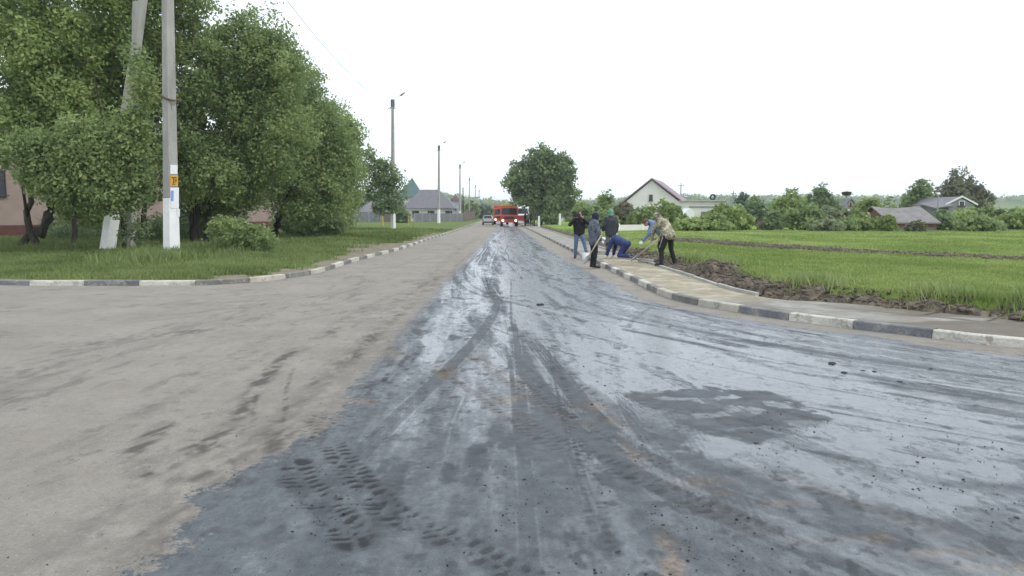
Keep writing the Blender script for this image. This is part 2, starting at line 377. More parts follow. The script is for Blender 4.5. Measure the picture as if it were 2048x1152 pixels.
    d = poly(X, Y, [(1370, 870), (1450, 862), (1520, 905), (1430, 925), (1350, 905)], .3); film += .4 * sstep(0, .04, d + (n2 - .5) * .25)
    bl_ = sstep(.60, .70, fbm(rr * 6 + n1, th * 1.6, 68, 4) * wB + fbm(X * 6, Y * 2.2, 69, 4) * (1 - wB)) * sstep(.42, .62, fbm(X * .9, Y * .7, 70)); film -= .38 * bl_; dark += .30 * bl_
    bl2 = sstep(.68, .74, fbm(X * 13, Y * 8, 73, 3)); film -= .35 * bl2; dark += .30 * bl2 * sstep(.4, .6, n1)
    # smooth dark drag marks
    for px, hw, k_ in (([(1035, 640), (1052, 720), (1090, 790), (1108, 880), (1122, 980), (1090, 1150)], .10, .40), ([(1085, 640), (1120, 720), (1170, 830), (1235, 930), (1290, 1040), (1350, 1152)], .09, .35),
                       ([(1120, 650), (1165, 760), (1200, 800)], .04, .4), ([(1003, 596), (975, 660), (930, 720), (860, 760), (760, 820)], .16, .4), ([(960, 890), (1000, 930), (1062, 966), (1134, 1012), (1230, 1060)], .07, .45),
                       ([(1040, 545), (1110, 560), (1200, 590), (1350, 620), (1500, 668), (1640, 700)], .05, .35), ([(870, 600), (800, 690), (760, 740)], .18, .22), ([(1000, 540), (1080, 542), (1170, 536)], .14, .3),
                       ([(1035, 492), (1095, 493)], .4, .25), ([(1150, 553), (1160, 570), (1230, 588), (1290, 597)], .07, .3), ([(1230, 655), (1400, 690), (1560, 740), (1760, 770), (2048, 810)], .08, .45),
                       ([(975, 480), (975, 520), (990, 545), (1000, 590)], .12, .25), ([(1050, 470), (1060, 520), (1100, 560)], .15, .2), ([(1250, 660), (1340, 678), (1480, 706)], .07, .6),
                       ([(700, 1150), (760, 1050), (860, 930), (900, 850)], .05, .25), ([(1480, 900), (1600, 960), (1750, 1060), (1900, 1152)], .10, .35), ([(1900, 970), (1990, 975), (2048, 985)], .06, .5),
                       ([(1180, 790), (1330, 880), (1480, 960), (1640, 1040), (1900, 1110)], .13, .4)):
        m_, s_, c_ = stroke(X, Y, px, hw, .7); film -= .8 * k_ * m_ * (.4 + 1.2 * n2)
    for px, hw, k_ in (([(945, 505), (915, 530), (908, 550), (925, 575), (965, 592), (1010, 603), (1105, 627), (1240, 660), (1400, 690), (1600, 730), (1850, 775), (2048, 800)], .07, .50), ([(960, 500), (935, 530), (930, 552), (950, 575), (1000, 595), (1110, 612), (1250, 640), (1400, 672)], .05, .40),
                       ([(1020, 520), (1060, 545), (1130, 565), (1250, 600), (1400, 628), (1600, 665), (1900, 712)], .05, .42), ([(1003, 590), (975, 650), (905, 730), (800, 830), (690, 940)], .08, .38), ([(1010, 600), (1030, 680), (1085, 790), (1180, 890), (1330, 980), (1560, 1080), (1750, 1152)], .10, .42),
                       ([(1045, 640), (1100, 730), (1200, 840), (1360, 950), (1600, 1040), (1900, 1120)], .07, .38), ([(985, 470), (1010, 520), (1090, 590), (1210, 680), (1300, 740)], .05, .3)):
        m_, s_, c_ = stroke(X, Y, px, hw, .3); film -= k_ * m_ * (.7 + .5 * n2) * (.7 + .3 * np.cos(c_ / .035 * 2 * np.pi)); dark += .14 * m_; q_ = sstep(hw * 1.35, hw * 1.15, np.abs(c_)) * (m_ > 0) * (1 - m_); film += .22 * q_
    # fine bright ruts
    for px, hw in (([(917, 533), (901, 545), (905, 567), (927, 584), (971, 596), (1007, 602), (1056, 615), (1105, 623), (1166, 638), (1240, 655), (1300, 667), (1420, 695)], .028), ([(930, 536), (912, 552), (927, 571), (956, 586), (1020, 604), (1100, 624)], .022),
                   ([(980, 491), (946, 525), (932, 542), (946, 557)], .03), ([(995, 498), (984, 520), (980, 538)], .03), ([(976, 492), (958, 520), (951, 547), (962, 560)], .03), ([(975, 470), (970, 500), (930, 535)], .035),
                   ([(1090, 690), (1105, 760), (1120, 840), (1140, 930), (1180, 1030)], .012), ([(1100, 690), (1116, 760), (1132, 840), (1153, 930), (1195, 1030)], .012), ([(930, 790), (905, 850), (890, 910)], .012)):
        m_, s_, c_ = stroke(X, Y, px, hw, .5); film += .36 * m_; hgt -= .004 * m_
        m_, s_, c_ = stroke(X, Y, px, hw * 2.6, .3); film -= .22 * m_; hgt += .004 * m_
    # lugged tyre prints
    for px, hw, k_, br in (([(645, 870), (664, 895), (710, 950), (764, 1017), (800, 1050)], .10, 1., 0), ([(590, 930), (604, 966), (660, 1020), (712, 1085)], .11, 1., 0), ([(770, 1017), (830, 1048), (888, 1074), (985, 1125), (1060, 1160)], .10, .65, 0),
                       ([(860, 730), (939, 771), (1037, 843), (1114, 889), (1165, 909), (1263, 950), (1400, 1010), (1560, 1080)], .11, .42, .25), ([(930, 700), (1026, 765), (1114, 827), (1191, 868), (1290, 915), (1400, 945)], .10, .38, .35),
                       ([(975, 555), (985, 575), (1003, 597)], .22, .8, 0), ([(1100, 690), (1122, 780), (1160, 900), (1190, 1010), (1215, 1130)], .07, .4, 0), ([(640, 830), (600, 900)], .06, .5, 0),
                       ([(880, 640), (800, 740), (700, 830), (600, 900)], .08, .35, 0), ([(1500, 930), (1700, 1000), (2000, 1100)], .1, .3, .2), ([(900, 760), (870, 860), (790, 980), (700, 1100)], .06, .25, 0)):
        m_, s_, c_ = stroke(X, Y, px, hw, .35); u = np.abs(c_) / hw
        lug = np.sin((s_ + np.abs(c_) * .18 + (n2 - .5) * .14) / .088 * 2 * np.pi + (c_ > 0) * 2.6)
        lug = sstep(-.15, .35, lug) * sstep(.12, .3, u + .1) * sstep(.42, .58, n3 * .6 + n2 * .4 + .04)
        dark += k_ * m_ * (lug * 1.0 + .12); film -= k_ * m_ * (.18 + .35 * lug); hgt -= .005 * k_ * m_ * lug; brown += br * m_ * sstep(.4, .6, n1)
    # dark smears carried onto the dust
    for px, hw, k_ in (([(600, 690), (560, 722), (514, 776), (480, 830), (437, 868), (400, 905), (350, 925)], .07, .8), ([(330, 850), (308, 870), (267, 910), (277, 950)], .09, .8), ([(588, 735), (572, 781), (570, 848)], .02, .8), ([(548, 735), (515, 780), (505, 850)], .02, .6),
                       ([(0, 775), (100, 720), (210, 685), (380, 668), (480, 672)], .35, .42), ([(180, 690), (300, 672), (400, 662)], .10, .65), ([(0, 640), (150, 622), (300, 612), (560, 600)], .18, .25), ([(620, 680), (700, 650), (800, 600), (880, 530), (960, 470)], .16, .25),
                       ([(250, 1152), (420, 960), (560, 840), (700, 715), (830, 600)], .10, .30), ([(60, 1152), (300, 960), (480, 800), (660, 660), (800, 580)], .09, .26), ([(0, 1010), (250, 850), (500, 700), (760, 560)], .14, .18), ([(480, 965), (540, 930), (560, 880), (600, 850)], .10, .5), ([(700, 735), (720, 700), (760, 650)], .05, .35), ([(300, 930), (380, 960), (440, 930)], .10, .35), ([(390, 900), (440, 880), (470, 860)], .1, .55), ([(120, 790), (40, 800)], .12, .2)):
        m_, s_, c_ = stroke(X, Y, px, hw, .7); dark += 1.05 * k_ * m_ * sstep(.36, .60, n2 * .35 + n1 * .2 + n3 * .45) * (.45 + .75 * sstep(.4, .6, fbm(X * 14 - Y * 5, (X + Y) * 1.2, 66, 2)))
    cr = np.abs(fbm(X * .9 + 20, Y * .9, 151, 5) - .5); dark += .55 * sstep(.0045, .0015, cr) * sstep(.5, .62, fbm(X * .35, Y * .35, 152)) * dust
    for q in range(12):
        r0 = rt.uniform(2, 13); ddq = np.hypot(X + 12, Y - 17.5) - (r0 + .4 * np.sin(X * .3 + q)) if q % 2 else (X - (-1.8 - .42 * r0) - rt.uniform(-.05, .12) * (Y - 8) - .1 * np.sin(Y * .5 + q))
        hq = rt.choice([.05, .11]); mq = sstep(hw * 0 + hq, hq * .3, np.abs(ddq)) * sstep(.42, .62, fbm(X * .5 + q * 7, Y * .5, 160 + q, 2)); dark += .16 * mq * dust * (.4 + n2)
    dark += .34 * sstep(-.9, -.05, X - ex + (n2 - .5) * .5) * sstep(.30, .58, n3 * .5 + n2 * .5) * (X < ex + .4) * dust * sstep(40, 15, Y)
    # tan mud left on the tar
    for px, sx, sy in (((775, 708), .22, .35), ((890, 745), .08, .3), ((1390, 970), .16, .10), ((1330, 1090), .06, .22), ((1215, 845), .13, .18), ((1260, 900), .03, .3), ((1750, 1078), .12, .05), ((1640, 1085), .07, .05), ((1900, 1110), .16, .06), ((1340, 1130), .05, .12), ((700, 805), .2, .08), ((2020, 1140), .2, .06), ((1560, 1010), .12, .05), ((1440, 990), .1, .06), ((1180, 815), .15, .15), ((1020, 800), .1, .15)):
        c = W(*px); r = np.hypot((X - c.x) / sx / 1.6, (Y - c.y) / sy / 1.6); brown += sstep(1.15, .25, r + (n2 - .5) * 1.9 + (n3 - .5) * .8) * .75
    brown *= sstep(.30, .52, n3 * .6 + n2 * .4)
    film = np.clip(film, 0, 1); hgt += .006 * (n2 - .5) * (1 - .8 * film) * sstep(2.5, 4, Y) + .004 * (n3 - .5) * (1 - film)
    road_masks.h = hgt * sstep(60, 12, Y)
    return np.stack([film * (1 - dust), dust, np.clip(dark, 0, 1), np.clip(brown, 0, 1)], -1)
def rows(a, b, k):
    o = [a]
    while o[-1] < b: o.append(o[-1] + max(.006, o[-1] * k))
    return np.array(o)
ys = np.concatenate([np.linspace(-40, 1.5, 12), rows(2.6, 262, .0038)])
def cols():
    o = [-5.0]
    while o[-1] < 6.0: o.append(o[-1] + .0155)
    a = np.array(o); r = [a[-1]]
    while r[-1] < 70: r.append(r[-1] + .02 + (r[-1] - 6) * .06)
    l = [a[0]]
    while l[-1] > -70: l.append(l[-1] - .02 - (-5 - l[-1]) * .05)
    return np.concatenate([np.array(l[1:])[::-1], a, np.array(r[1:])])
xs = cols()
X, Y = np.meshgrid(xs, ys); MK = road_masks(X, Y); Hh = road_masks.h
V = np.stack([X, Y, Hh + .006], -1).reshape(-1, 3); i = np.arange(X.size).reshape(X.shape)
Fc = np.stack([i[:-1, :-1], i[:-1, 1:], i[1:, 1:], i[1:, :-1]], -1).reshape(-1, 4)
me = npmesh('road', V, Fc, 4, {'masks': MK.reshape(-1, 4)}, True)
del X, Y, V, i, Fc
def roadmat():
    m = bpy.data.materials.new('wet sealed road'); m.use_nodes = True; N = m.node_tree.nodes; L = m.node_tree.links; p = N['Principled BSDF']
    at = N.new('ShaderNodeAttribute'); at.attribute_name = 'masks'; sp = N.new('ShaderNodeSeparateColor'); L.new(at.outputs['Color'], sp.inputs[0])
    film, dust, dark, brown = sp.outputs[0], sp.outputs[1], sp.outputs[2], at.outputs['Alpha']
    tc = N.new('ShaderNodeTexCoord')
    def noise(s, d=5, r=.6, st=None):
        n = N.new('ShaderNodeTexNoise'); n.inputs['Scale'].default_value = s; n.inputs['Detail'].default_value = d; n.inputs['Roughness'].default_value = r
        if st:
            mp = N.new('ShaderNodeMapping'); mp.inputs['Scale'].default_value = st; L.new(tc.outputs['Object'], mp.inputs[0]); L.new(mp.outputs[0], n.inputs[0])
        else: L.new(tc.outputs['Object'], n.inputs[0])
        return n.outputs['Fac']
    def math_(op, a, b, c=None, clamp=False):
        q = N.new('ShaderNodeMath'); q.operation = op; q.use_clamp = clamp
        for k, v in enumerate((a, b, c)):
            if v is None: continue
            if isinstance(v, (int, float)): q.inputs[k].default_value = v
            else: L.new(v, q.inputs[k])
        return q.outputs[0]
    def mixc(f, a, b):
        q = N.new('ShaderNodeMix'); q.data_type = 'RGBA'
        if isinstance(f, (int, float)): q.inputs[0].default_value = f
        else: L.new(f, q.inputs[0])
        for k, v in ((6, a), (7, b)):
            if isinstance(v, tuple): q.inputs[k].default_value = (*v, 1)
            else: L.new(v, q.inputs[k])
        return q.outputs[2]
    def mr(v, a, b, c, d):
        q = N.new('ShaderNodeMapRange'); L.new(v, q.inputs[0])
        for k, t in enumerate((a, b, c, d)): q.inputs[k + 1].default_value = t
        return q.outputs[0]
    nf = noise(60, 4, .7); nm = noise(7, 8, .7); nl = noise(.8, 6, .6); ns = noise(3, 7, .68, (2.2, .5, 1)); peb = noise(150, 3, .6)
    dcol = mixc(mr(nl, .35, .65, 0, 1), (.275, .250, .218), (.345, .317, .277))
    dcol = mixc(mr(nm, .42, .66, 0, .45), dcol, (.225, .20, .17))
    dcol = mixc(mr(ns, .52, .74, 0, .35), dcol, (.20, .18, .155)); dcol = mixc(mr(noise(1.1, 8, .7), .5, .68, 0, .35), dcol, (.36, .335, .29))
    dcol = mixc(mr(noise(42, 5, .75), .38, .64, .35, 0), dcol, (.155, .14, .12)); dcol = mixc(mr(noise(58, 3, .6), .63, .70, 0, .55), dcol, (.46, .44, .40)); dcol = mixc(mr(peb, .60, .70, 0, .6), dcol, (.52, .49, .44))
    dcol = mixc(mr(peb, .36, .28, 0, .6), dcol, (.12, .105, .09))
    wcol = mixc(mr(nm, .4, .65, 0, 1), (.062, .071, .080), (.105, .118, .129))
    wcol = mixc(mr(peb, .56, .68, 0, .6), wcol, (.21, .22, .225)); wcol = mixc(mr(peb, .44, .34, 0, .6), wcol, (.030, .034, .038))
    bcol = mixc(mr(noise(22, 6, .7), .4, .6, 0, 1), (.12, .093, .07), (.23, .185, .14))
    c = mixc(math_('MULTIPLY', brown, .85), wcol, bcol)
    dfac = math_('ADD', dust, mr(nf, .3, .7, -.26, .26)); dfac = math_('ADD', dfac, mr(noise(17, 7, .75), .3, .7, -.34, .34), None, True)
    dfac = math_('MULTIPLY', dfac, mr(dust, .02, .2, 0, 1))
    dfac = mr(dfac, .36, .64, 0, 1)
    c = mixc(dfac, c, dcol)
    c = mixc(math_('MULTIPLY', dark, mr(dust, .3, .9, .85, .62)), c, (.028, .029, .031))
    L.new(c, p.inputs['Base Color'])
    fm = math_('ADD', film, mr(nm, .3, .7, -.07, .07)); fm = math_('ADD', fm, mr(noise(26, 6, .7, (1, .6, 1)), .3, .7, -.20, .20)); fm = math_('ADD', fm, mr(peb, .35, .65, .10, -.12)); fm = math_('ADD', fm, mr(ns, .3, .7, -.14, .14), None, True)
    rough = mr(fm, .15, .95, .60, .13)
    rough = math_('ADD', rough, math_('MULTIPLY', brown, .25)); rough = math_('MAXIMUM', rough, math_('MULTIPLY', dfac, .9)); rough = math_('ADD', rough, math_('MULTIPLY', dark, .15), None, True)
    L.new(rough, p.inputs['Roughness'])
    spec = math_('SUBTRACT', mr(fm, .1, .9, .32, .80), math_('MULTIPLY', dark, .18), None, True)
    spec = math_('MULTIPLY', spec, mr(dfac, .4, 1, 1, .1)); L.new(spec, p.inputs['Specular IOR Level'])
    b = N.new('ShaderNodeBump'); b.inputs['Distance'].default_value = .012; L.new(mr(fm, .3, .95, .75, .10), b.inputs['Strength'])
    L.new(math_('ADD', math_('ADD', nf, math_('MULTIPLY', nm, .9)), math_('MULTIPLY', peb, .8)), b.inputs['Height']); L.new(b.outputs[0], p.inputs['Normal'])
    return m
ro = link('road', me, None, [roadmat()]); ro['kind'] = 'structure'

# ------------------------------------------------------------------ kerbs, pavement
M['kerb_white'] = mat('kerb white paint', (.52, .50, .44), .85, var=.15, vscale=2.5, bump=.6, bscale=22, wear=((.30, .27, .22), 3.6, .52))
M['kerb_black'] = mat('kerb black paint', (.155, .158, .168), .75, var=.25, vscale=2.5, bump=.5, bscale=25, wear=((.27, .255, .23), 3.6, .52))
M['kerb_grey'] = mat('kerb faded paint', (.17, .165, .15), .9, var=.25, vscale=2.5, bump=.5, bscale=25, wear=((.36, .34, .30), 3.0, .56))
M['kerb_cream'] = mat('kerb worn white', (.42, .39, .33), .9, var=.15, vscale=2.5, bump=.5, bscale=25, wear=((.25, .235, .2), 3.0, .55))
def along(path, s):
    seg = np.hypot(*np.diff(path, axis=0).T); cum = np.concatenate([[0], np.cumsum(seg)]); s = np.clip(s, 0, cum[-1] - 1e-6)
    k = np.searchsorted(cum, s, 'right') - 1; k = min(k, len(seg) - 1); t = (s - cum[k]) / seg[k]; a = path[k]; b = path[k + 1]
    d = (b - a) / seg[k]; return a + (b - a) * t, d
def plen(path): return np.hypot(*np.diff(path, axis=0).T).sum()
def kerb(name, path, bl, pick, s0=0, w_=.15, h=.125, gap=.012):
    mb = MB(); L = plen(path); s = s0; n = 0; sd_ = -1
    while s < L - bl:
        K = 3; mi = pick(n, s); jz = random.uniform(-.008, .008); rows_ = []
        for k in range(K + 1):
            p, d = along(path, s + gap / 2 + (bl - gap) * k / K); nn = np.array([-d[1], d[0]])
            a = p; b = p + nn * w_
            rows_.append([(a[0], a[1], -.05), (a[0] + nn[0] * .012, a[1] + nn[1] * .012, h + jz - .014), (a[0] + nn[0] * .028, a[1] + nn[1] * .028, h + jz), (b[0], b[1], h + jz), (b[0], b[1], -.05)])
        vs = [v for r in rows_ for v in r]; fs = [(k * 5 + j, k * 5 + j + 1, (k + 1) * 5 + j + 1, (k + 1) * 5 + j) for k in range(K) for j in range(4)]
        fs += [(0, 1, 2, 3, 4), tuple(K * 5 + j for j in (4, 3, 2, 1, 0))]
        mb.add(vs, fs, mi); s += bl; n += 1
    o = mb.build(name, [M['kerb_white'], M['kerb_black'], M['kerb_grey'], M['kerb_cream']]); o['kind'] = 'structure'; return o
def s_of(path, pt):
    d, sd_, a = pdist(np.array([pt[0]]), np.array([pt[1]]), path); return float(a[0])
sL = s_of(LEFT, W(58, 572)); bl = 1.27; s0 = sL - bl * 12
def pickL(n, s):
    wht = (n - 12) % 2 == 0; far = n - 12
    if far <= 2: return 0 if wht else 1
    return (3 if wht else 2) if far < 8 or far > 24 else (0 if wht else 2)
kerb('kerb_left', LEFT, bl, pickL, s0)
sR = s_of(RIGHT, W(1705, 659)); bl = 1.06; n0 = int(sR // bl); s0 = sR - bl * n0
def pickR(n, s):
    k = n - n0; blk = k % 2 == 0
    if k >= -1: return 1 if blk else 0
    if k > -7: return 1 if blk and k > -3 else (2 if blk else 3)
    return 2 if blk else (0 if k > -18 else 3)
kerb('kerb_right', RIGHT, bl, pickR, s0)
# pavement strip behind the right kerb
def strip(name, path, o0, o1, nz, zf, step, attrf=None, s0=0, s1=None, jit=0):
    L = plen(path); s1 = s1 or L; S = []; s = s0
    while s < s1: S.append(s); s += step(s)
    P = []; Nn = []
    for s in S:
        p, d = along(path, s); p2, d2 = along(path, min(s + 1.0, L - .01)); p3, d3 = along(path, max(s - 1.0, 0)); d = d + d2 + d3; d = d / np.hypot(*d)
        P.append(p); Nn.append([-d[1], d[0]])
    P = np.array(P); Nn = np.array(Nn); off = np.linspace(o0, o1, nz)
    X = P[:, None, 0] + Nn[:, None, 0] * off; Y = P[:, None, 1] + Nn[:, None, 1] * off; O = np.broadcast_to(off, X.shape); SS = np.broadcast_to(np.array(S)[:, None], X.shape)
    Z = zf(X, Y, O, SS); V = np.stack([X, Y, Z], -1).reshape(-1, 3); i = np.arange(X.size).reshape(X.shape)
    Fc = np.stack([i[:-1, :-1], i[:-1, 1:], i[1:, 1:], i[1:, :-1]], -1).reshape(-1, 4)
    at = {'masks': attrf(X, Y, O, SS).reshape(-1, 4)} if attrf else None
    return npmesh(name, V, Fc, 4, at, True)
def pave_attr(X, Y, O, S):
    o = np.zeros(X.shape + (4,)); n = fbm(X * 1.2, Y * 1.2, 77)
    o[..., 0] = sstep(12.6, 14.2, Y + (n - .5) * 2) * sstep(29, 26, Y)                    # yellow sand spread on the slabs
    o[..., 1] = sstep(.40, .62, fbm(X * 2.5, Y * 2.5, 79))
    e = np.maximum(sstep(.12, .0, np.abs(O - 1.38) + (n - .5) * .25), .75 * sstep(.52, .62, n + .10 * fbm(X * 6, Y * 6, 80)) + .5 * sstep(.35, .15, O + (n - .5) * .3)) * sstep(14, 11, Y); o[..., 2] = e; return o
def pavemat():
    m = bpy.data.materials.new('pavement'); m.use_nodes = True; N = m.node_tree.nodes; L = m.node_tree.links; p = N['Principled BSDF']; p.inputs['Roughness'].default_value = .9; p.inputs['Specular IOR Level'].default_value = .15
    at = N.new('ShaderNodeAttribute'); at.attribute_name = 'masks'; sp = N.new('ShaderNodeSeparateColor'); L.new(at.outputs['Color'], sp.inputs[0]); tc = N.new('ShaderNodeTexCoord')
    def noise(s):
        n = N.new('ShaderNodeTexNoise'); n.inputs['Scale'].default_value = s; n.inputs['Detail'].default_value = 7; n.inputs['Roughness'].default_value = .7; L.new(tc.outputs['Object'], n.inputs[0]); return n.outputs['Fac']
    def mixc(f, a, b):
        q = N.new('ShaderNodeMix'); q.data_type = 'RGBA'; L.new(f, q.inputs[0])
        for k, v in ((6, a), (7, b)):
            if isinstance(v, tuple): q.inputs[k].default_value = (*v, 1)
            else: L.new(v, q.inputs[k])
        return q.outputs[2]
    def mr(v, a, b, c, d):
        q = N.new('ShaderNodeMapRange'); L.new(v, q.inputs[0])
        for k, t in enumerate((a, b, c, d)): q.inputs[k + 1].default_value = t
        return q.outputs[0]
    a = mixc(mr(noise(5), .35, .65, 0, 1), (.22, .215, .20), (.36, .345, .31)); b = mixc(mr(noise(4), .38, .62, 0, 1), (.27, .235, .16), (.46, .415, .325))
    c = mixc(sp.outputs[0], a, b); c = mixc(mr(sp.outputs[1], 0, 1, 0, .5), c, (.20, .175, .13)); c = mixc(sp.outputs[2], c, (.13, .11, .085)); c = mixc(mr(noise(90), .58, .7, 0, .4), c, (.14, .13, .11)); L.new(c, p.inputs[0])
    bb = N.new('ShaderNodeBump'); bb.inputs['Strength'].default_value = .5; bb.inputs['Distance'].default_value = .02; L.new(noise(40), bb.inputs['Height']); L.new(bb.outputs[0], p.inputs['Normal']); return m
me = strip('pavement', RIGHT, .15, 2.1, 36, lambda X, Y, O, S: .118 + .012 * (fbm(X * 3, Y * 3, 71) - .5) - .12 * sstep(1.42, 1.46, O) * sstep(12.5, 15, Y) + .02 * sstep(.3, .9, O) * sstep(1.4, .9, O) * sstep(14, 18, Y) * sstep(30, 26, Y), lambda s: .12 if s > 200 else .6, pave_attr)
o = link('pavement', me, None, [pavemat()]); o['kind'] = 'structure'
# narrow back edging, then the dug soil bank
M['edging'] = mat('concrete edging', (.40, .385, .35), .9, var=.15, vscale=3, bump=.4)
BACK = []
for s in np.arange(1, plen(RIGHT) - 42, .5):
    p, d = along(RIGHT, s); q, d2 = along(RIGHT, s + 1); d = (d + d2) / 2; BACK.append(p + np.array([-d[1], d[0]]) * 1.42)
BACK = np.array(BACK); mb = MB(); s = 0; LB = plen(BACK); sEnd = s_of(BACK, W(1500, 580, .15))
while s < sEnd:
    p, d = along(BACK, s); q, d = along(BACK, s + .99); n = np.array([-d[1], d[0]]) * .07; j = random.uniform(-.01, .012)
    mb.add([(*p, -.02), (*q, -.02), (*(q + n), -.02), (*(p + n), -.02), (*p, .165 + j), (*q, .165 + j), (*(q + n), .165 + j), (*(p + n), .165 + j)], [(0, 3, 2, 1), (4, 5, 6, 7), (0, 1, 5, 4), (1, 2, 6, 5), (2, 3, 7, 6), (3, 0, 4, 7)]); s += 1.0
o = mb.build('kerb_edging', M['edging']); o['kind'] = 'structure'
M['soil'] = mat('dug soil', (.050, .038, .028), .98, var=0, vscale=5, col2=(.19, .155, .115), bump=1.0, bscale=14)
pk = W(1470, 545, .15); sp_ = s_of(RIGHT, pk); pk2 = s_of(RIGHT, W(1640, 590, .15))
def bank_z(X, Y, O, S):
    n = fbm(X * 3, Y * 3, 91, 5); nb = fbm(X * 8, Y * 8, 93, 3); sh_ = .42 * sstep(15.5, 12.5, Y); prof = sstep(1.45 + sh_, 1.8 + sh_, O + (n - .5) * .45) * sstep(2.9, 2.35, O + (n - .5) * .7)
    hh = .08 + .28 * np.where(S < sp_ + 1.2, sstep(-1.8, 0, S - sp_ - 1.2 + (n - .5) * .8), sstep(.45, 0, S - sp_ - 1.2 + (n - .5) * .2)) + .12 * sstep(.4, 0, np.abs(S - pk2)) + .08 * sstep(.45, .7, fbm(S * .9, S * 0, 5))
    near = sstep(36, 27, Y)
    return np.where(O > 2.9, .0, np.where(O < 1.55 + sh_, .04, .10)) + prof * (hh * (.55 + .9 * n) + .08 * (nb - .4)) * near
me = strip('soil_bank', RIGHT, 1.40, 3.0, 60, bank_z, lambda s: .05 if s > 215 else 1.0, None, plen(RIGHT) - 130, plen(RIGHT) - 44)
o = link('soil_bank', me, None, [M['soil']]); tag(o, kind='structure')

# soil clods and crumbs
def clods(name, pts, sizes, m, kind=None):
    V = []; Fq = []; base = 0
    ph = (1 + 5 ** .5) / 2
    ico = np.array([(-1, ph, 0), (1, ph, 0), (-1, -ph, 0), (1, -ph, 0), (0, -1, ph), (0, 1, ph), (0, -1, -ph), (0, 1, -ph), (ph, 0, -1), (ph, 0, 1), (-ph, 0, -1), (-ph, 0, 1)]) / 1.9
    fi = np.array([(0, 11, 5), (0, 5, 1), (0, 1, 7), (0, 7, 10), (0, 10, 11), (1, 5, 9), (5, 11, 4), (11, 10, 2), (10, 7, 6), (7, 1, 8), (3, 9, 4), (3, 4, 2), (3, 2, 6), (3, 6, 8), (3, 8, 9), (4, 9, 5), (2, 4, 11), (6, 2, 10), (8, 6, 7), (9, 8, 1)])
    n = len(pts); sc_ = np.asarray(sizes)[:, None, None] * RNG.uniform(.55, 1.3, (n, 1, 3)) * RNG.uniform(.75, 1.25, (n, 12, 1)); sc_[..., 2] *= .65
    V = ico[None] * sc_ + np.asarray(pts)[:, None]; Fq = fi[None] + 12 * np.arange(n)[:, None, None]
    me = npmesh(name, V.reshape(-1, 3), Fq.reshape(-1, 3), 3); o = link(name, me, None, [m]);
    if kind: o['kind'] = kind
    return o
pts = []; sz = []
for _ in range(7000):
    s = random.uniform(plen(RIGHT) - 82, plen(RIGHT) - 48); off = random.gauss(2.1, .38); p, d = along(RIGHT, s); X_ = p[0] - d[1] * off; Y_ = p[1] + d[0] * off
    if off < 1.5 or off > 3 or Y_ > 30: continue
    z = float(bank_z(np.array([X_]), np.array([Y_]), np.array([off]), np.array([s]))[0]); z = max(z, float(field_h(X_, Y_))); pts.append((X_, Y_, z + .01)); sz.append(abs(random.gauss(.0, .024)) + .008)
fl = len(pts)
for _ in range(5000):
    t = random.uniform(0, plen(FUR)); p, d = along(FUR, t); k = random.gauss(0, .33) * (.45 + .045 * p[1]) ; X_ = p[0] - d[1] * k; Y_ = p[1] + d[0] * k
    pts.append((X_, Y_, float(field_h(X_, Y_)) + .02)); sz.append(abs(random.gauss(0, .035)) + .02)
o = clods('soil_clods', pts, sz, M['soil'], 'stuff'); o['label'] = 'loose dark soil clods along the dug bank and furrow'
M['tar'] = mat('tarry mud', (.022, .022, .024), .7, var=.3, vscale=30, bump=.6, bscale=40)
pts = []; sz = []
for _ in range(1500):
    px = random.uniform(560, 2048); py = random.uniform(600, 1152)
    if vnoise(np.array([px / 130.]), np.array([py / 70.]), 3)[0] < .52: continue
    p = W(px, py)
    if p.x < -1.2 or float(R_d(np.array([p.x]), np.array([p.y]))[0][0]) > -.35: continue
    pts.append((p.x, p.y, .007)); sz.append(abs(random.gauss(0, .0035)) + .002)
for _ in range(420):
    px = random.uniform(0, 700); py = random.uniform(580, 1152); p = W(px, py); pts.append((p.x, p.y, .008)); sz.append(abs(random.gauss(0, .002)) + .0012)
o = clods('road_grit', pts, sz, M['tar'], 'stuff'); o['label'] = 'tarry crumbs and grit scattered on the road'
def clod(px, py, r, lab):
    r *= .8; c = W(px, py); mb = MB(); a = random.random() * 6
    for k in range(4): mb.ball((random.uniform(-.6, .6) * r, random.uniform(-.5, .5) * r, r * .35), (r * random.uniform(.4, .8), r * random.uniform(.4, .7), r * random.uniform(.35, .6)), 9)
    o = mb.build('mud_clod', M['tar'], None, smooth=True); o.location = (c.x, c.y, .0); o.rotation_euler.z = a; o.scale.z = .6
    t = bpy.data.textures.get('clodtex') or bpy.data.textures.new('clodtex', 'CLOUDS'); t.noise_scale = .05
    md = o.modifiers.new('rough', 'DISPLACE'); md.texture = t; md.strength = r * .5; md.texture_coords = 'GLOBAL'
    tag(o, lab, 'mud clod', 'mud clods lying on the wet road')
clod(1080, 611, .085, 'black mud clod lying alone in the middle of the wet road')
for q in (((1665, 729), .06, 'largest black lump at the left end of the lumps by the wet ridge'), ((1690, 747), .05, 'flat black lump just below the largest one by the wet ridge'), ((1726, 742), .035, 'small black lump above the row right of the wet ridge'), ((1748, 744), .035, 'small black lump at the right of the upper pair near the ridge'), ((1798, 765), .04, 'black lump at the right end of the lumps by the wet ridge'), ((1862, 739), .035, 'lone dark lump nearer the right kerb than the others'), ((1396, 679), .03, 'small dark lump on the wet road below the curving kerb'), ((1236, 1106), .028, 'dark pebble on the tar near the bottom of the view'), ((1510, 888), .03, 'dark lump at the edge of the scraped patch')): clod(*q[0], q[1], q[2])

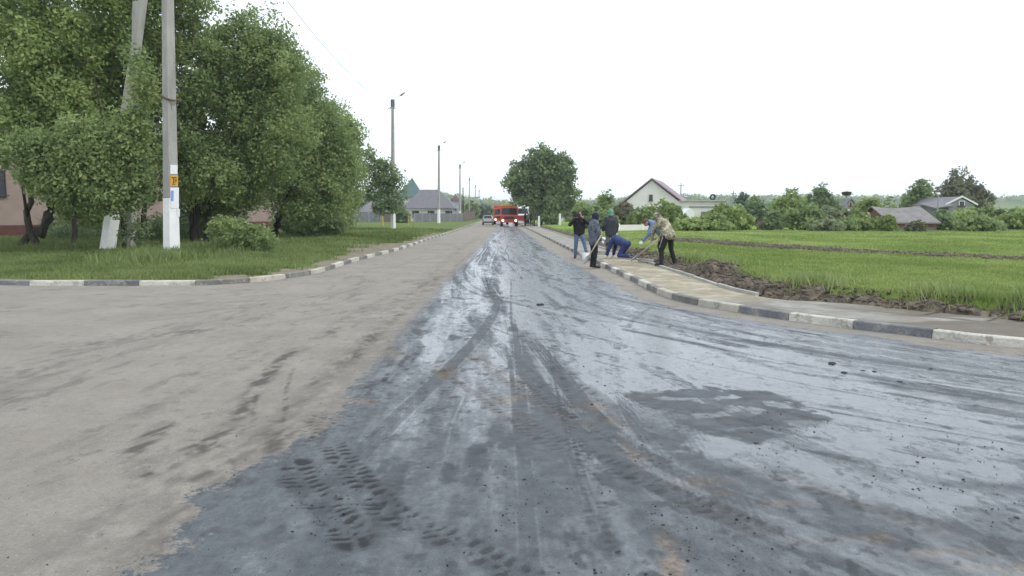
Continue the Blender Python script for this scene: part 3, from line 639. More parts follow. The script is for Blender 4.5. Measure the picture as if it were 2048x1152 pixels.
# ------------------------------------------------------------------ grass blades
def blades(name, P, h, wd, m, lean=.35, label=None):
    n = len(P); a = RNG.uniform(0, 2 * np.pi, n); h = np.asarray(h) * RNG.uniform(.5, 1.5, n); wd = np.asarray(wd) * RNG.uniform(.7, 1.3, n)
    ux = np.cos(a) * wd; uy = np.sin(a) * wd; la = RNG.uniform(0, 2 * np.pi, n); l = RNG.uniform(.1, 1, n) * lean * h
    V = np.zeros((n, 5, 3)); P = np.asarray(P); t = .55
    V[:, 0] = P - np.stack([ux, uy, 0 * ux + .02], 1); V[:, 1] = P + np.stack([ux, uy, 0 * ux - .02], 1)
    mid = P + np.stack([np.cos(la) * l * .35, np.sin(la) * l * .35, h * t], 1); V[:, 2] = mid + np.stack([ux, uy, 0 * ux], 1) * .8; V[:, 3] = mid - np.stack([ux, uy, 0 * ux], 1) * .8
    V[:, 4] = P + np.stack([np.cos(la) * l, np.sin(la) * l, h], 1)
    b = 5 * np.arange(n)[:, None]
    tri = np.concatenate([b + np.array([[0, 1, 2]]), b + np.array([[0, 2, 3]]), b + np.array([[3, 2, 4]])])
    c = np.clip(.42 + 1.5 * (fbm(P[:, 0] * .45, P[:, 1] * .3, 4) - .5) + .6 * (fbm(P[:, 0] * 2, P[:, 1] * 2, 6) - .5) + RNG.normal(0, .2, n), 0, 1); A = np.zeros((n, 5, 4)); A[:, :, 0] = c[:, None]
    me = npmesh(name, V.reshape(-1, 3), tri, 3, {'masks': A.reshape(-1, 4)}); o = link(name, me, None, [m]); o['kind'] = 'stuff'
    if label: o['label'] = label
    return o
M['grass_l'] = leafmat('verge blades', (.12, .165, .05), (.26, .32, .12), .4)
M['grass_r'] = leafmat('field blades', (.19, .26, .07), (.40, .46, .17), .4)
M['grass_dry'] = leafmat('dry blades', (.19, .26, .08), (.42, .46, .22), .3)
def samp(n, y0, y1, pw=1.3):
    u = RNG.uniform(0, 1, n); return (y0 ** (1 - pw) + u * (y1 ** (1 - pw) - y0 ** (1 - pw))) ** (1 / (1 - pw))
n = 150000; Yv = samp(n, 17, 75); Xv = RNG.uniform(-1, 1, n); Xv = -4.0 - (1 + Xv) / 2 * (Yv * .75 + 2 - 4); msk = np.ones(n, bool)
d, _ = L_d(Xv, Yv); at_ = verge_attr(Xv, Yv)[..., 0]; msk = (d > .2) & (at_ < RNG.uniform(.15, .8, n))
Xv, Yv = Xv[msk], Yv[msk]; Zv = verge_h(Xv, Yv); k = fbm(Xv * .6, Yv * .6, 14); dd = d[msk]
blades('verge_grass', np.stack([Xv, Yv, Zv], 1), (.05 + .10 * k) * (.5 + .5 * sstep(.2, 1.0, dd)) * (1 + .3 * sstep(24, 30, Yv)), .008 + Yv * .00042, M['grass_l'], .6, 'short green grass on the left verge')
# tall weeds round the near pole and under the trees
cp = W(343, 512, .2); n = 9000; Xv = np.concatenate([cp.x + RNG.normal(.5, .9, 3000), RNG.uniform(-26, -10.5, n - 3000)]); Yv = np.concatenate([cp.y + RNG.normal(-1.2, 1.6, 3000), RNG.uniform(29, 40, n - 3000)])
d, _ = L_d(Xv, Yv); q = d > .25; Xv, Yv = Xv[q], Yv[q]
blades('verge_weeds', np.stack([Xv, Yv, verge_h(Xv, Yv)], 1), .30 * (.4 + fbm(Xv, Yv, 3)), .018, M['grass_l'], .8, 'taller weeds round the pole and below the trees')
n = 230000; Yv = samp(n, 8, 66, 1.25); Xv = 3.5 + RNG.uniform(0, 1, n) * (Yv * .80)
d, _ = R_d(Xv, Yv); at_ = field_attr(Xv, Yv)[..., 0]; msk = (d > 2.15) & (at_ < RNG.uniform(.1, .9, n)); Xv, Yv, d = Xv[msk], Yv[msk], d[msk]
blades('field_grass', np.stack([Xv, Yv, field_h(Xv, Yv)], 1), (.025 + .055 * fbm(Xv * .5, Yv * .5, 19)) * (1 + .5 * sstep(3.2, 2.2, d)), .007 + Yv * .00045, M['grass_r'], .6, 'bright green grass of the field')
n = 5000; S_ = RNG.uniform(plen(RIGHT) - 70, plen(RIGHT) - 50, n); PP = np.array([np.concatenate(along(RIGHT, s)) for s in S_]); off = RNG.normal(2.55, .3, n); Xv = PP[:, 0] - PP[:, 3] * off; Yv = PP[:, 1] + PP[:, 2] * off
q = (fbm(S_ * .8, S_ * 0, 6) > .5) & (off > 1.9); Xv, Yv = Xv[q], Yv[q]
blades('dry_grass', np.stack([Xv, Yv, field_h(Xv, Yv) + .05], 1), .17, .007, M['grass_dry'], 1.0, 'dry grass fringe along the soil bank')

# ------------------------------------------------------------------ trees
LEAF = {}
def leafcol(key, a, b, t=.48): LEAF[key] = leafmat('leaves ' + key, a, b, t)
leafcol('dark', (.15, .215, .105), (.29, .37, .17)); leafcol('mid', (.185, .26, .105), (.37, .45, .18)); leafcol('warm', (.20, .28, .095), (.38, .47, .17))
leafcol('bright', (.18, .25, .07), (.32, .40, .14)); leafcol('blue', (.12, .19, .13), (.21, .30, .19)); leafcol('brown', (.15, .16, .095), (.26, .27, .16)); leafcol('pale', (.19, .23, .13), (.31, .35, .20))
def crown_mesh(name, lobes, nc, nl, size, cr, seed=0, wind=(0, 0)):
    rg = np.random.default_rng(seed + 100); lob = np.array(lobes, float); vol = lob[:, 3] * lob[:, 4] * lob[:, 5]; pr = vol ** .7; pr /= pr.sum()
    li = rg.choice(len(lob), nc, p=pr); v = rg.normal(size=(nc, 3)); v /= np.linalg.norm(v, axis=1)[:, None]; rad = rg.uniform(.25, 1, nc) ** .38
    bump = 1 + .36 * (vnoise(v[:, 0] * 3 + 5 + li * 9., v[:, 2] * 3 + v[:, 1] * 2.2 + 5, seed) - .5) * 2
    C = lob[li, :3] + v * lob[li, 3:6] * (rad * bump)[:, None]
    val = np.clip(.36 + .24 * rg.normal(size=nc) + .9 * (vnoise(C[:, 0] / 1.1 + C[:, 1] * .3 + 50, C[:, 2] / 1.1 + 50, seed + 3) - .5), 0, 1)
    crr = cr * rg.uniform(.6, 1.4, nc)
    L = rg.normal(size=(nc, nl, 3)); L /= np.maximum(np.linalg.norm(L, axis=2, keepdims=True), 1e-6); L *= rg.uniform(.2, 1, (nc, nl, 1)) ** .5 * crr[:, None, None]; L[..., 2] *= .8
    sh = v * .0; sh[:, 0] += wind[0]; sh[:, 2] += wind[1]
    P = C[:, None] + L + (sh * crr[:, None])[:, None] * rg.uniform(-1, 1, (nc, nl, 1)) ; P = P.reshape(-1, 3); n = len(P)
    nrm = rg.normal(size=(n, 3)) * .7 + np.repeat(v, nl, 0) * .5 + np.array([0, 0, .45]); nrm /= np.linalg.norm(nrm, axis=1)[:, None]
    t = np.cross(nrm, rg.normal(size=(n, 3))); t /= np.linalg.norm(t, axis=1)[:, None]; b = np.cross(nrm, t)
    s = size * rg.uniform(.55, 1.35, n)[:, None]; t = t * s * .5; b = b * s * .30
    V = np.stack([P - t, P + b + t * .1, P + t, P - b + t * .1], 1).reshape(-1, 3)
    A = np.zeros((n, 4, 4)); A[:, :, 0] = np.clip(np.repeat(val, nl) + rg.normal(0, .16, n), 0, 1)[:, None]
    Fc = np.arange(n * 4).reshape(-1, 4)
    return npmesh(name, V, Fc, 4, {'masks': A.reshape(-1, 4)})
def tree(name, base, lobes, key, nc, nl, size, cr, trunk_r, seed, label, cat, group=None, trunks=None, barkm='bark', nbr=14, wind=(0, 0)):
    base = Vector(base); root = empty(name, base, 0, label, cat, group)
    lb = [(l[0] - base.x, l[1] - base.y, l[2] - base.z, l[3], l[4], l[5]) for l in lobes]
    rnd = random.Random(seed); mb = MB()
    top = max(l[2] for l in lb); cxy = Vector((sum(l[0] for l in lb) / len(lb), sum(l[1] for l in lb) / len(lb), 0))
    tr = trunks or [[(0, 0, -.1), (cxy.x * .15, cxy.y * .1, top * .25), (cxy.x * .6, cxy.y * .6, top * .6), (cxy.x, cxy.y, top * .95)]]
    for path in tr:
        pp = smooth_path(path, .35); m = len(pp); rs = [trunk_r * (1 - .8 * k / m) + (.35 * trunk_r if k == 0 else 0) for k in range(m)]
        pp = [Vector(p) + Vector((rnd.uniform(-1, 1), rnd.uniform(-1, 1), 0)) * trunk_r * .25 * (k > 0) for k, p in enumerate(pp)]; mb.tube(pp, rs, 9)
        for k in range(nbr // len(tr)):
            j = rnd.randint(int(m * .3), m - 1); l = rnd.choice(lb); th = rnd.uniform(0, 6.28); ph_ = rnd.uniform(-.5, 1)
            e = Vector((l[0] + l[3] * .8 * math.cos(th), l[1] + l[4] * .8 * math.sin(th), l[2] + l[5] * .75 * ph_)); a = pp[j]; mid = a.lerp(e, .5) + Vector((0, 0, .08 * (e - a).length)) + Vector((rnd.uniform(-.2, .2), rnd.uniform(-.2, .2), 0))
            mb.tube([a, a.lerp(mid, .5), mid, mid.lerp(e, .5), e], [rs[j] * .55, rs[j] * .42, rs[j] * .3, rs[j] * .18, .01], 5, cap=False)
    mb.build('trunk', M[barkm], root, smooth=True)
    me = crown_mesh('crown', lb, nc, nl, size, cr, seed, wind); link('crown', me, root, [LEAF[key]]); return root
def lobe(px, py, Y, rx, ry, ryd=None):
    c = D(px, py, Y); k = PX(Y); return (c.x, c.y, c.z, rx * k, (ryd or rx * .8) * k, ry * k)
# left group
def gz(p): return Vector((p.x, p.y, float(verge_h(p.x, p.y))))
bA = gz(W(78, 497, .2)); YA = bA.y
kA = PX(YA)
tree('broadleaf_tree', bA, [lobe(40, 90, YA, 120, 120), lobe(150, 40, YA + 1, 120, 110), lobe(250, -60, YA + 1, 120, 90), lobe(20, 260, YA - 1, 75, 75), lobe(110, 200, YA, 90, 80), lobe(120, 345, YA - 2, 60, 45), lobe(205, 320, YA - 2, 75, 80)], 'warm', 1800, 38, .165, .42, .17, 1,
     'tall tree at the left edge with a forked slanting trunk', 'tree', 'trees beside the left verge', trunks=[[(0, 0, -.1), (-20 * kA, 0, 55 * kA), (-15 * kA, .2, 110 * kA), (-45 * kA, 0, 190 * kA)], [(-40 * kA, 0, -.1), (-15 * kA, 0, 32 * kA), (25 * kA, .1, 60 * kA), (32 * kA, 0, 200 * kA)], [(0, .1, 25 * kA), (22 * kA, 0, 70 * kA), (60 * kA, 0, 250 * kA)]], wind=(-.5, .5))
bB = gz(W(150, 493, .2)); YB = bB.y + 1
tree('broadleaf_tree', bB, [lobe(180, 190, YB, 100, 90), lobe(230, 290, YB, 80, 75), lobe(120, 110, YB + 1, 110, 90), lobe(150, 385, YB, 70, 38), lobe(170, 420, YB, 60, 25)], 'warm', 1300, 40, .145, .42, .12, 2, 'slim tree between the forked tree and the leaning white post', 'tree', 'trees beside the left verge', wind=(-.5, .5))
YQ = 27.2
tree('broadleaf_tree', gz(Vector((D(246, 430, YQ + 1.2).x, YQ + 1.2, 0))), [lobe(110, 335, YQ, 42, 42), lobe(150, 375, YQ, 48, 36), lobe(200, 325, YQ, 62, 52), lobe(250, 298, YQ, 42, 48), lobe(266, 365, YQ, 34, 34), lobe(222, 392, YQ, 55, 26), lobe(165, 285, YQ, 46, 42), lobe(270, 240, YQ, 24, 36), lobe(70, 300, YQ, 45, 30), lobe(85, 355, YQ + .5, 40, 22), lobe(285, 175, YQ, 16, 50), lobe(272, 130, YQ + .5, 14, 34)], 'mid', 1100, 40, .14, .40, .07, 22, 'young leafy tree covering the middle of the leaning white post', 'tree', 'trees beside the left verge', barkm='bark', wind=(-.5, .5))
bC = gz(W(288, 492, .2)); YC = bC.y + 1
tree('broadleaf_tree', bC, [lobe(330, 30, YC, 90, 100), lobe(360, 150, YC, 90, 100), lobe(270, 130, YC + 1, 80, 100), lobe(330, 290, YC, 80, 90), lobe(400, 350, YC, 70, 60)], 'mid', 1300, 38, .165, .42, .13, 3, 'tree with a straight thin trunk directly left of the near pole', 'tree', 'trees beside the left verge', wind=(.3, .5))
bD = gz(W(392, 488, .2)); YD = bD.y + 1; kD = PX(YD)
tree('broadleaf_tree', bD, [lobe(475, 120, YD, 85, 95), lobe(540, 140, YD, 75, 90), lobe(440, 240, YD, 85, 90), lobe(530, 260, YD, 90, 90), lobe(470, 345, YD, 80, 60), lobe(455, 395, YD, 70, 30)], 'mid', 1800, 38, .165, .42, .15, 4, 'bushy tree with several dark stems just right of the near pole', 'tree', 'trees beside the left verge',
     trunks=[[(0, 0, -.1), (5 * kD, 0, 60 * kD), (20 * kD, 0, 130 * kD), (90 * kD, 0, 320 * kD)], [(.5, .2, -.1), (25 * kD, 0, 60 * kD), (70 * kD, 0, 160 * kD)], [(-.3, .3, -.1), (-5 * kD, 0, 60 * kD), (0, 0, 140 * kD)]], wind=(.4, .5))
bE = gz(W(545, 476, .2)); YE = bE.y; kE = PX(YE)
tree('broadleaf_tree', bE, [lobe(590, 190, YE, 65, 75), lobe(560, 300, YE - 1, 85, 75), lobe(625, 270, YE, 72, 75), lobe(650, 345, YE, 72, 75), lobe(610, 395, YE - 1, 75, 50)], 'mid', 1700, 36, .175, .5, .30, 5, 'dense dark tree with a thick leaning black trunk', 'tree', 'trees beside the left verge', trunks=[[(0, 0, -.1), (14 * kE, 0, 40 * kE), (35 * kE, 0, 110 * kE), (60 * kE, 0, 220 * kE)]], wind=(.3, .4))
bF = gz(W(602, 471, .2)); YF = bF.y
tree('broadleaf_tree', bF, [lobe(672, 300, YF, 50, 65), lobe(685, 360, YF, 45, 60), lobe(640, 420, YF, 62, 45), lobe(665, 440, YF, 35, 25), lobe(660, 230, YF + 1, 30, 28), lobe(700, 265, YF, 25, 25)], 'warm', 950, 34, .17, .5, .10, 6, 'rounded tree at the right end of the left tree row', 'tree', 'trees beside the left verge', wind=(.3, .4))
# leafy shrub under the row
bS = gz(W(500, 505, .2))
tree('shrub', bS, [lobe(455, 470, bS.y, 45, 35), lobe(505, 480, bS.y, 40, 30), lobe(535, 490, bS.y - .3, 20, 18)], 'mid', 160, 22, .13, .25, .03, 7, 'low leafy shrub in front of the leaning black trunk', 'shrub', barkm='bark')
bS = gz(W(215, 488, .2) + Vector((0, 2, 0)))
tree('shrub', bS, [lobe(255, 460, bS.y, 40, 32), lobe(150, 470, bS.y + 1, 40, 25), lobe(330, 465, bS.y, 50, 30), lobe(268, 470, YQ + 1, 22, 26)], 'dark', 240, 22, .16, .4, .03, 8, 'dark low shrub behind the leaning white post', 'shrub')
bS = gz(W(430, 488, .2) + Vector((0, 1, 0)))
tree('shrub', bS, [lobe(430, 440, bS.y, 40, 50), lobe(385, 400, bS.y + 1, 35, 50)], 'dark', 200, 22, .16, .4, .03, 9, 'dark tall shrub right of the near pole below the trees', 'shrub')
bG = gz(W(764, 452, .2)); YG = 71
bG = Vector((D(787, 430, 76).x, 76, .15))
tree('slender_tree', bG, [lobe(752, 345, YG, 26, 30), lobe(775, 350, YG, 24, 32), lobe(795, 365, YG, 17, 18), lobe(748, 385, YG, 25, 22), lobe(785, 400, YG, 20, 22), lobe(765, 415, YG, 18, 15), lobe(738, 320, YG, 16, 22)], 'dark', 230, 20, .3, .6, .09, 10, 'sparse small tree around the nearest street lamp pole', 'tree', barkm='bark_grey')
bS = gz(W(350, 486, .2) + Vector((0, 3, 0)))
tree('shrub', bS, [lobe(345, 455, bS.y, 55, 30), lobe(410, 460, bS.y + 1, 40, 26), lobe(465, 450, bS.y + 1.5, 35, 24)], 'dark', 260, 22, .16, .4, .03, 31, 'dark undergrowth behind the near pole below the tree stems', 'shrub')
bS = gz(W(600, 474, .2) + Vector((0, 2, 0)))
tree('shrub', bS, [lobe(585, 448, bS.y, 45, 24), lobe(655, 448, bS.y - 1, 40, 22)], 'dark', 220, 22, .18, .4, .03, 32, 'dark undergrowth right of the leaning black trunk', 'shrub')
bS = gz(W(110, 486, .2) + Vector((0, 4, 0)))
tree('shrub', bS, [lobe(120, 458, bS.y, 40, 26), lobe(190, 455, bS.y, 40, 28)], 'dark', 200, 22, .16, .4, .03, 33, 'dark undergrowth by the pink wall right of the forked tree', 'shrub')
# lone tree in the middle
YM = 98; bM = Vector((D(1098, 430, YM).x, YM, .15)); kM = PX(YM)
tree('chestnut_tree', bM, [lobe(1075, 325, YM, 26, 32), lobe(1105, 328, YM, 27, 30), lobe(1042, 358, YM, 32, 27), lobe(1090, 365, YM, 42, 38), lobe(1125, 355, YM, 28, 36), lobe(1055, 385, YM, 34, 25), lobe(1130, 395, YM, 26, 24), lobe(1095, 410, YM - 1, 38, 28), lobe(1100, 432, YM - 2, 18, 14), lobe(1137, 322, YM, 6, 9)], 'dark', 950, 26, .42, .75, .35, 11, 'large round dark tree standing alone right of the red lorry', 'tree', barkm='bark', trunks=[[(-18 * kM, 0, -.1), (-16 * kM, 0, 45 * kM), (-8 * kM, 0, 110 * kM)], [(12 * kM, 0, -.1), (10 * kM, 0, 40 * kM), (3 * kM, 0, 110 * kM)]])
# trees and bushes beyond the field: px, top, Y, width px, colour, label
bgt = [(1165, 404, 84, 50, 'mid', 'mid green bush behind the cameraman'), (1210, 384, 88, 62, 'mid', 'domed tree with a thin tip above the green hood'), (1252, 402, 78, 66, 'brown', 'brownish bush left of the white gable wall'), (1205, 425, 66, 60, 'dark', 'dark low bush behind the green hooded worker'),
       (1320, 400, 72, 62, 'bright', 'bright green bush in front of the white gable'), (1285, 418, 66, 60, 'mid', 'low bush above the blue shirt worker'), (1352, 410, 74, 36, 'mid', 'small bush at the foot of the gable roof'), (1390, 434, 60, 110, 'warm', 'long low hedge below the white garage'), (1445, 402, 66, 66, 'bright', 'bright bush hiding the right end of the white garage'),
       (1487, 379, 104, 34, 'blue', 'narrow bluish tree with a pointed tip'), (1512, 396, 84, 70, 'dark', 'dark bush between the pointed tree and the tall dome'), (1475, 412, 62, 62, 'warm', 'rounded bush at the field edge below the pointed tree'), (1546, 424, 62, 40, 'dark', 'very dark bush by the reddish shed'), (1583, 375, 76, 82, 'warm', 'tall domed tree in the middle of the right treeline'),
       (1637, 367, 98, 84, 'dark', 'dark twin domed tree behind the teal roof'), (1612, 412, 62, 84, 'mid', 'wide bush at the field edge below the teal roof'), (1668, 410, 64, 70, 'pale', 'pale bush left of the pink house'), (1742, 388, 64, 66, 'bright', 'bright tree right of the pink house'), (1716, 420, 62, 40, 'warm', 'small bush in front of the pink house'),
       (1774, 432, 58, 34, 'bright', 'small round bush at the brick barn gable'), (1842, 356, 92, 74, 'mid', 'dark green tree behind the brick barn roof'), (1918, 337, 100, 108, 'brown', 'broad brownish tree crown above the grey roof'), (1885, 420, 62, 56, 'dark', 'dark bush right of the brick barn'), (1932, 414, 64, 80, 'warm', 'wide bush in front of the grey gable'),
       (1990, 409, 66, 84, 'mid', 'wide bush right of the grey gable'), (2040, 414, 64, 76, 'warm', 'bush at the right edge of the view'), (1960, 432, 58, 90, 'mid', 'low front bush under the grey gable hedge'), (1780, 402, 84, 60, 'bright', 'light green tree left of the barn roof'), (1425, 428, 60, 60, 'mid', 'low bush below the car tyre on the garage'), (1548, 400, 92, 40, 'mid', 'tree left of the tall dome'), (1650, 440, 59, 60, 'pale', 'pale low hedge at the field edge'), (1700, 436, 60, 70, 'mid', 'low hedge below the pale blue shed'),
       (1835, 446, 57, 26, 'brown', 'small reddish shrub by the brick wall')]
for k, (px, top, Y_, wd, key, lab) in enumerate(bgt):
    g0 = D(px, 430, Y_); zb = .25 if Y_ < 70 else .05; topz = D(px, top, Y_).z; kx = PX(Y_); hh = topz - zb; r = wd / 2 * kx; rn = random.Random(k + 40)
    lb = []
    nlob = 3 if wd < 45 else 5
    for j in range(nlob):
        ox = (j / (nlob - 1) - .5) * 1.25 * r; hj = hh * (1 - .38 * abs(j / (nlob - 1) - .5) * 2 * rn.uniform(.5, 1.2)); lb.append((g0.x + ox, Y_ + rn.uniform(-.4, .4) * r, zb + hj * .62, r * .42, r * .55, hj * .36))
    lb.append((g0.x, Y_ - .1 * r, zb + hh * .32, r * .85, r * .7, hh * .30))
    area = r * hh; nc = int(min(520, max(110, area * 16)))
    tree('field_bush' if hh < 3.2 else 'field_tree', (g0.x, Y_, zb), lb, key, nc, 18, .26 + .002 * Y_, .30 + .04 * hh, .05 + .015 * hh, 50 + k, lab, 'bush' if hh < 3.2 else 'tree', 'trees and bushes beyond the field', nbr=8)
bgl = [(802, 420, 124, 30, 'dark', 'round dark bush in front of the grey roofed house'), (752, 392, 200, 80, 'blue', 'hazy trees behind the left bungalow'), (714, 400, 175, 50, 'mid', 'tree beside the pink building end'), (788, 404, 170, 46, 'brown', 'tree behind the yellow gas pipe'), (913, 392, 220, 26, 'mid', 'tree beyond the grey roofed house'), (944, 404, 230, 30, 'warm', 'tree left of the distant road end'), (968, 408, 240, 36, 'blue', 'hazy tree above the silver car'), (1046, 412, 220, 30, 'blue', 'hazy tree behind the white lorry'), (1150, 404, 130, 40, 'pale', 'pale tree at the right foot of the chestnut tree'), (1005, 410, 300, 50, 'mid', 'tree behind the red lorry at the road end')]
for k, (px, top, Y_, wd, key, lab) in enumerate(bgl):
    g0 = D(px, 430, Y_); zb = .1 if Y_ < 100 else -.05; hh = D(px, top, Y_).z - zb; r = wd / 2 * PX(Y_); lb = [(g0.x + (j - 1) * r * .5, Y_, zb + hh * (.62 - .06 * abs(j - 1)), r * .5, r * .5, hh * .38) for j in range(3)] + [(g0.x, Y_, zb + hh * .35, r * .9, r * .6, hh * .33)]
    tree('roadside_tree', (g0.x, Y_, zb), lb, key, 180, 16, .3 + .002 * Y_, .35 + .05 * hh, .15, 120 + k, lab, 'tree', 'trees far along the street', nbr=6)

# ------------------------------------------------------------------ hills
def hill_z(X, Y):
    px = X / Y
    top = 13 + 7 * fbm(X / 420 + 3, Y / 900, 15, 3) + 6 * np.exp(-((X + 90) / 80) ** 2) - 9 * np.exp(-((X - 30) / 90) ** 2)
    w_ = .8 * fbm(X / 9, Y / 9, 18, 4)
    return -.6 + (top) * sstep(480, 820, Y + 40 * fbm(X / 160, Y / 160, 4)) + w_ * 3.5 * sstep(500, 700, Y) * sstep(.42, .55, fbm(X / 120, Y / 120, 29))
def hill_attr(X, Y):
    o = np.zeros(X.shape + (4,)); o[..., 0] = sstep(.42, .55, fbm(X / 120, Y / 120, 29)); o[..., 0] = np.maximum(o[..., 0], sstep(760, 800, Y)); return o
m = groundmat('hills', (.11, .17, .05), (.15, .20, .07), (.045, .075, .03), (.075, .11, .045))
o = link('hills', gridmesh('hills', np.linspace(-900, 1300, 560), np.linspace(470, 900, 110), hill_z, hill_attr), None, [m]); o['kind'] = 'structure'
rg = np.random.default_rng(5); n = 2600; Xh = rg.uniform(-700, 1100, n); Yh = rg.uniform(700, 840, n); lob = [(x, y, float(z), 6, 6, 3.2) for x, y, z in zip(Xh, Yh, hill_z(Xh, Yh) + 1)]
me = crown_mesh('hill_wood', lob, 9000, 5, 3.2, 2.6, 9); o = link('hill_wood', me, None, [LEAF['mid']]); tag(o, 'far wood along the hill ridge', kind='stuff')

# ------------------------------------------------------------------ poles
M['pole_top'] = mat('dark pole top', (.10, .10, .10), .7)
def rectpole(mb, a, b, w0, w1, mi=0, rz=R(66), asp=.75, nseg=1):
    a = Vector(a); b = Vector(b); vs = []
    for k in range(nseg + 1):
        t = k / nseg; p = a.lerp(b, t); w_ = w0 + (w1 - w0) * t
        for x, y in ((-1, -1), (1, -1), (1, 1), (-1, 1)):
            x *= w_ / 2; y *= w_ / 2 * asp; vs.append(p + Vector((x * math.cos(rz) - y * math.sin(rz), x * math.sin(rz) + y * math.cos(rz), 0)))
    fs = [(3, 2, 1, 0), tuple(nseg * 4 + i for i in range(4))] + [(k * 4 + i, k * 4 + (i + 1) % 4, k * 4 + 4 + (i + 1) % 4, k * 4 + 4 + i) for k in range(nseg) for i in range(4)]
    return mb.add(vs, fs, mi)
# near pole
pb = W(343, 511, .2); k1 = PX(pb.y); Hn = 13.4
root = empty('concrete_pole', (pb.x, pb.y, .15), 0, 'near square concrete pole with whitewashed foot and paper notices', 'utility pole')
lean = .40
mb = MB(); rectpole(mb, (lean * .153, 0, 2.05), (lean, 0, Hn), .40, .26); mb.build('pole_shaft', M['concrete'], root, bevel=.012)
mb = MB(); rectpole(mb, (0, 0, -.3), (lean * .153, 0, 2.05), .455, .407); mb.build('whitewashed_foot', M['whitewash'], root, bevel=.012)
mb = MB(); zz = 5.45; mb.tube([(lean * .45 - .25, -.22, zz + .10), (lean * .45 - .03, -.27, zz - .03), (lean * .45 + .20, -.12, zz - .08), (lean * .45 + .27, .05, zz - .02)], .035, 6); mb.tube([(lean * .45 + .12, -.2, zz - .06), (lean * .45 + .13, -.2, zz - .4)], .008, 5); mb.build('rusty_clamp', M['rust'], root)
# notices on the right-hand faces
ca, sa = math.cos(R(66)), math.sin(R(66))
def onface(u, z, off=.006):   # the camera-right face of the rotated shaft: normal (sa,-ca)
    t = z / Hn; wz = .455 + (.26 - .455) * t; return Vector((lean * t + sa * (wz * .75 / 2 + off) + ca * u, -ca * (wz * .75 / 2 + off) + sa * u, z))
def notice(z0, z1, u0, u1, m, nm='paper_notice', off=.008, par=None):
    mb = MB(); a, b, c, d_ = onface(u0, z0, off), onface(u1, z0 + .01, off + .004), onface(u1 + .01, z1, off + .012), onface(u0, z1 - .01, off + .006); n = Vector((-sa, ca, 0)) * .003
    mb.add([a, b, c, d_, a + n, b + n, c + n, d_ + n], [(0, 1, 2, 3), (7, 6, 5, 4), (0, 4, 5, 1), (1, 5, 6, 2), (2, 6, 7, 3), (3, 7, 4, 0)]); return mb.build(nm, m, par or root)
q = notice(2.88, 3.20, -.15, .15, M['paper']); q = notice(2.46, 2.84, -.16, .17, M['orange_paper']); tag(q, 'orange paper notice')
for (a0, a1, b0, b1) in ((2.74, 2.78, -.12, .10), (2.56, 2.75, -.04, .0), (2.52, 2.55, -.10, .05), (2.60, 2.72, .05, .09)): notice(a0, a1, b0, b1, M['ink'], 'printed_mark', .02, q).parent = q
q = notice(1.70, 2.42, -.17, .19, M['paper']); notice(1.95, 2.32, -.15, -.05, M['blue_ink'], 'printed_mark', .022, q)
q = notice(1.40, 1.68, .10, .22, M['paper'], 'torn_paper')
# leaning pole with brace further left
pl = W(214, 503, .2); kk = PX(pl.y); root = empty('braced_pole', (pl.x, pl.y, .15), 0, 'leaning square concrete post with white base among the left trees', 'utility pole')
mb = MB(); T = Vector((112 * kk, -.6, 500 * kk)); Bm = T * .20; rectpole(mb, Bm, T, .44, .26, rz=R(68)); mb.build('pole_shaft', M['concrete'], root, bevel=.01)
mb = MB(); rectpole(mb, T * -.02, Bm, .46, .447, rz=R(68)); mb.build('whitewashed_foot', M['whitewash'], root, bevel=.01)
mb = MB(); rectpole(mb, (8 * kk, 1.6, -.2), (52 * kk, 1.2, T.z), .28, .2, rz=R(68)); mb.build('brace_leg', M['concrete'], root)
# lamp poles along the street
def lamp_pole():
    root = empty('street_lamp', (0, 0, 0)); mb = MB(); rectpole(mb, (.02, 0, 2.3), (.13, 0, 11.7), .37, .24); mb.build('pole_shaft', M['concrete'], root)
    mb = MB(); rectpole(mb, (0, 0, -.2), (.02, 0, 2.3), .43, .376); mb.build('whitewashed_foot', M['whitewash'], root)
    mb = MB(); mb.box((.13, 0, 12.0), (.30, .26, .7), R(38)); mb.box((.13, 0, 11.55), (.55, .10, .09)); mb.tube([(-.15, 0, 11.55), (-.32, 0, 11.5), (-.40, 0, 11.35)], .03, 5); mb.build('pole_cap', M['pole_top'], root)
    mb = MB(); mb.tube([(.16, 0, 12.2), (.45, 0, 12.45), (.85, 0, 12.72)], .022, 6); mb.build('lamp_arm', M['galv'], root)
    mb = MB(); mb.ball((1.08, 0, 12.86), (.34, .13, .085), 10, rot=Matrix.Rotation(-R(32), 3, 'Y')); mb.ball((1.02, 0, 12.78), (.2, .1, .07), 8, rot=Matrix.Rotation(-R(32), 3, 'Y')); mb.build('lamp_head', M['galv'], root, smooth=True)
    return root
lp = lamp_pole(); ordn = ['nearest street lamp pole, beside the sparse small tree', 'second nearest street lamp pole, before the grey roofed house', 'third nearest street lamp pole, at the right end of the grey fence', 'fourth nearest street lamp pole, before the brown fence', 'fifth nearest street lamp pole, right of the dark thin post', 'farthest street lamp pole, by the silver car']
PT = []
for k, (px, top) in enumerate(((786, 208), (877.5, 294), (919.5, 331), (938.5, 357), (950.5, 371), (958, 381))):
    Yp = 10.7 * F / (428 - top) ; x = D(px, 430, Yp).x; o = lp if k == 0 else copy_tree(lp); o.location = (x, Yp, .05 if Yp > 90 else .15); o.rotation_euler.z = random.uniform(-.2, .2) if k else 0
    tag(o, ordn[k], 'street lamp', 'street lamps along the left verge'); PT.append((x, Yp))
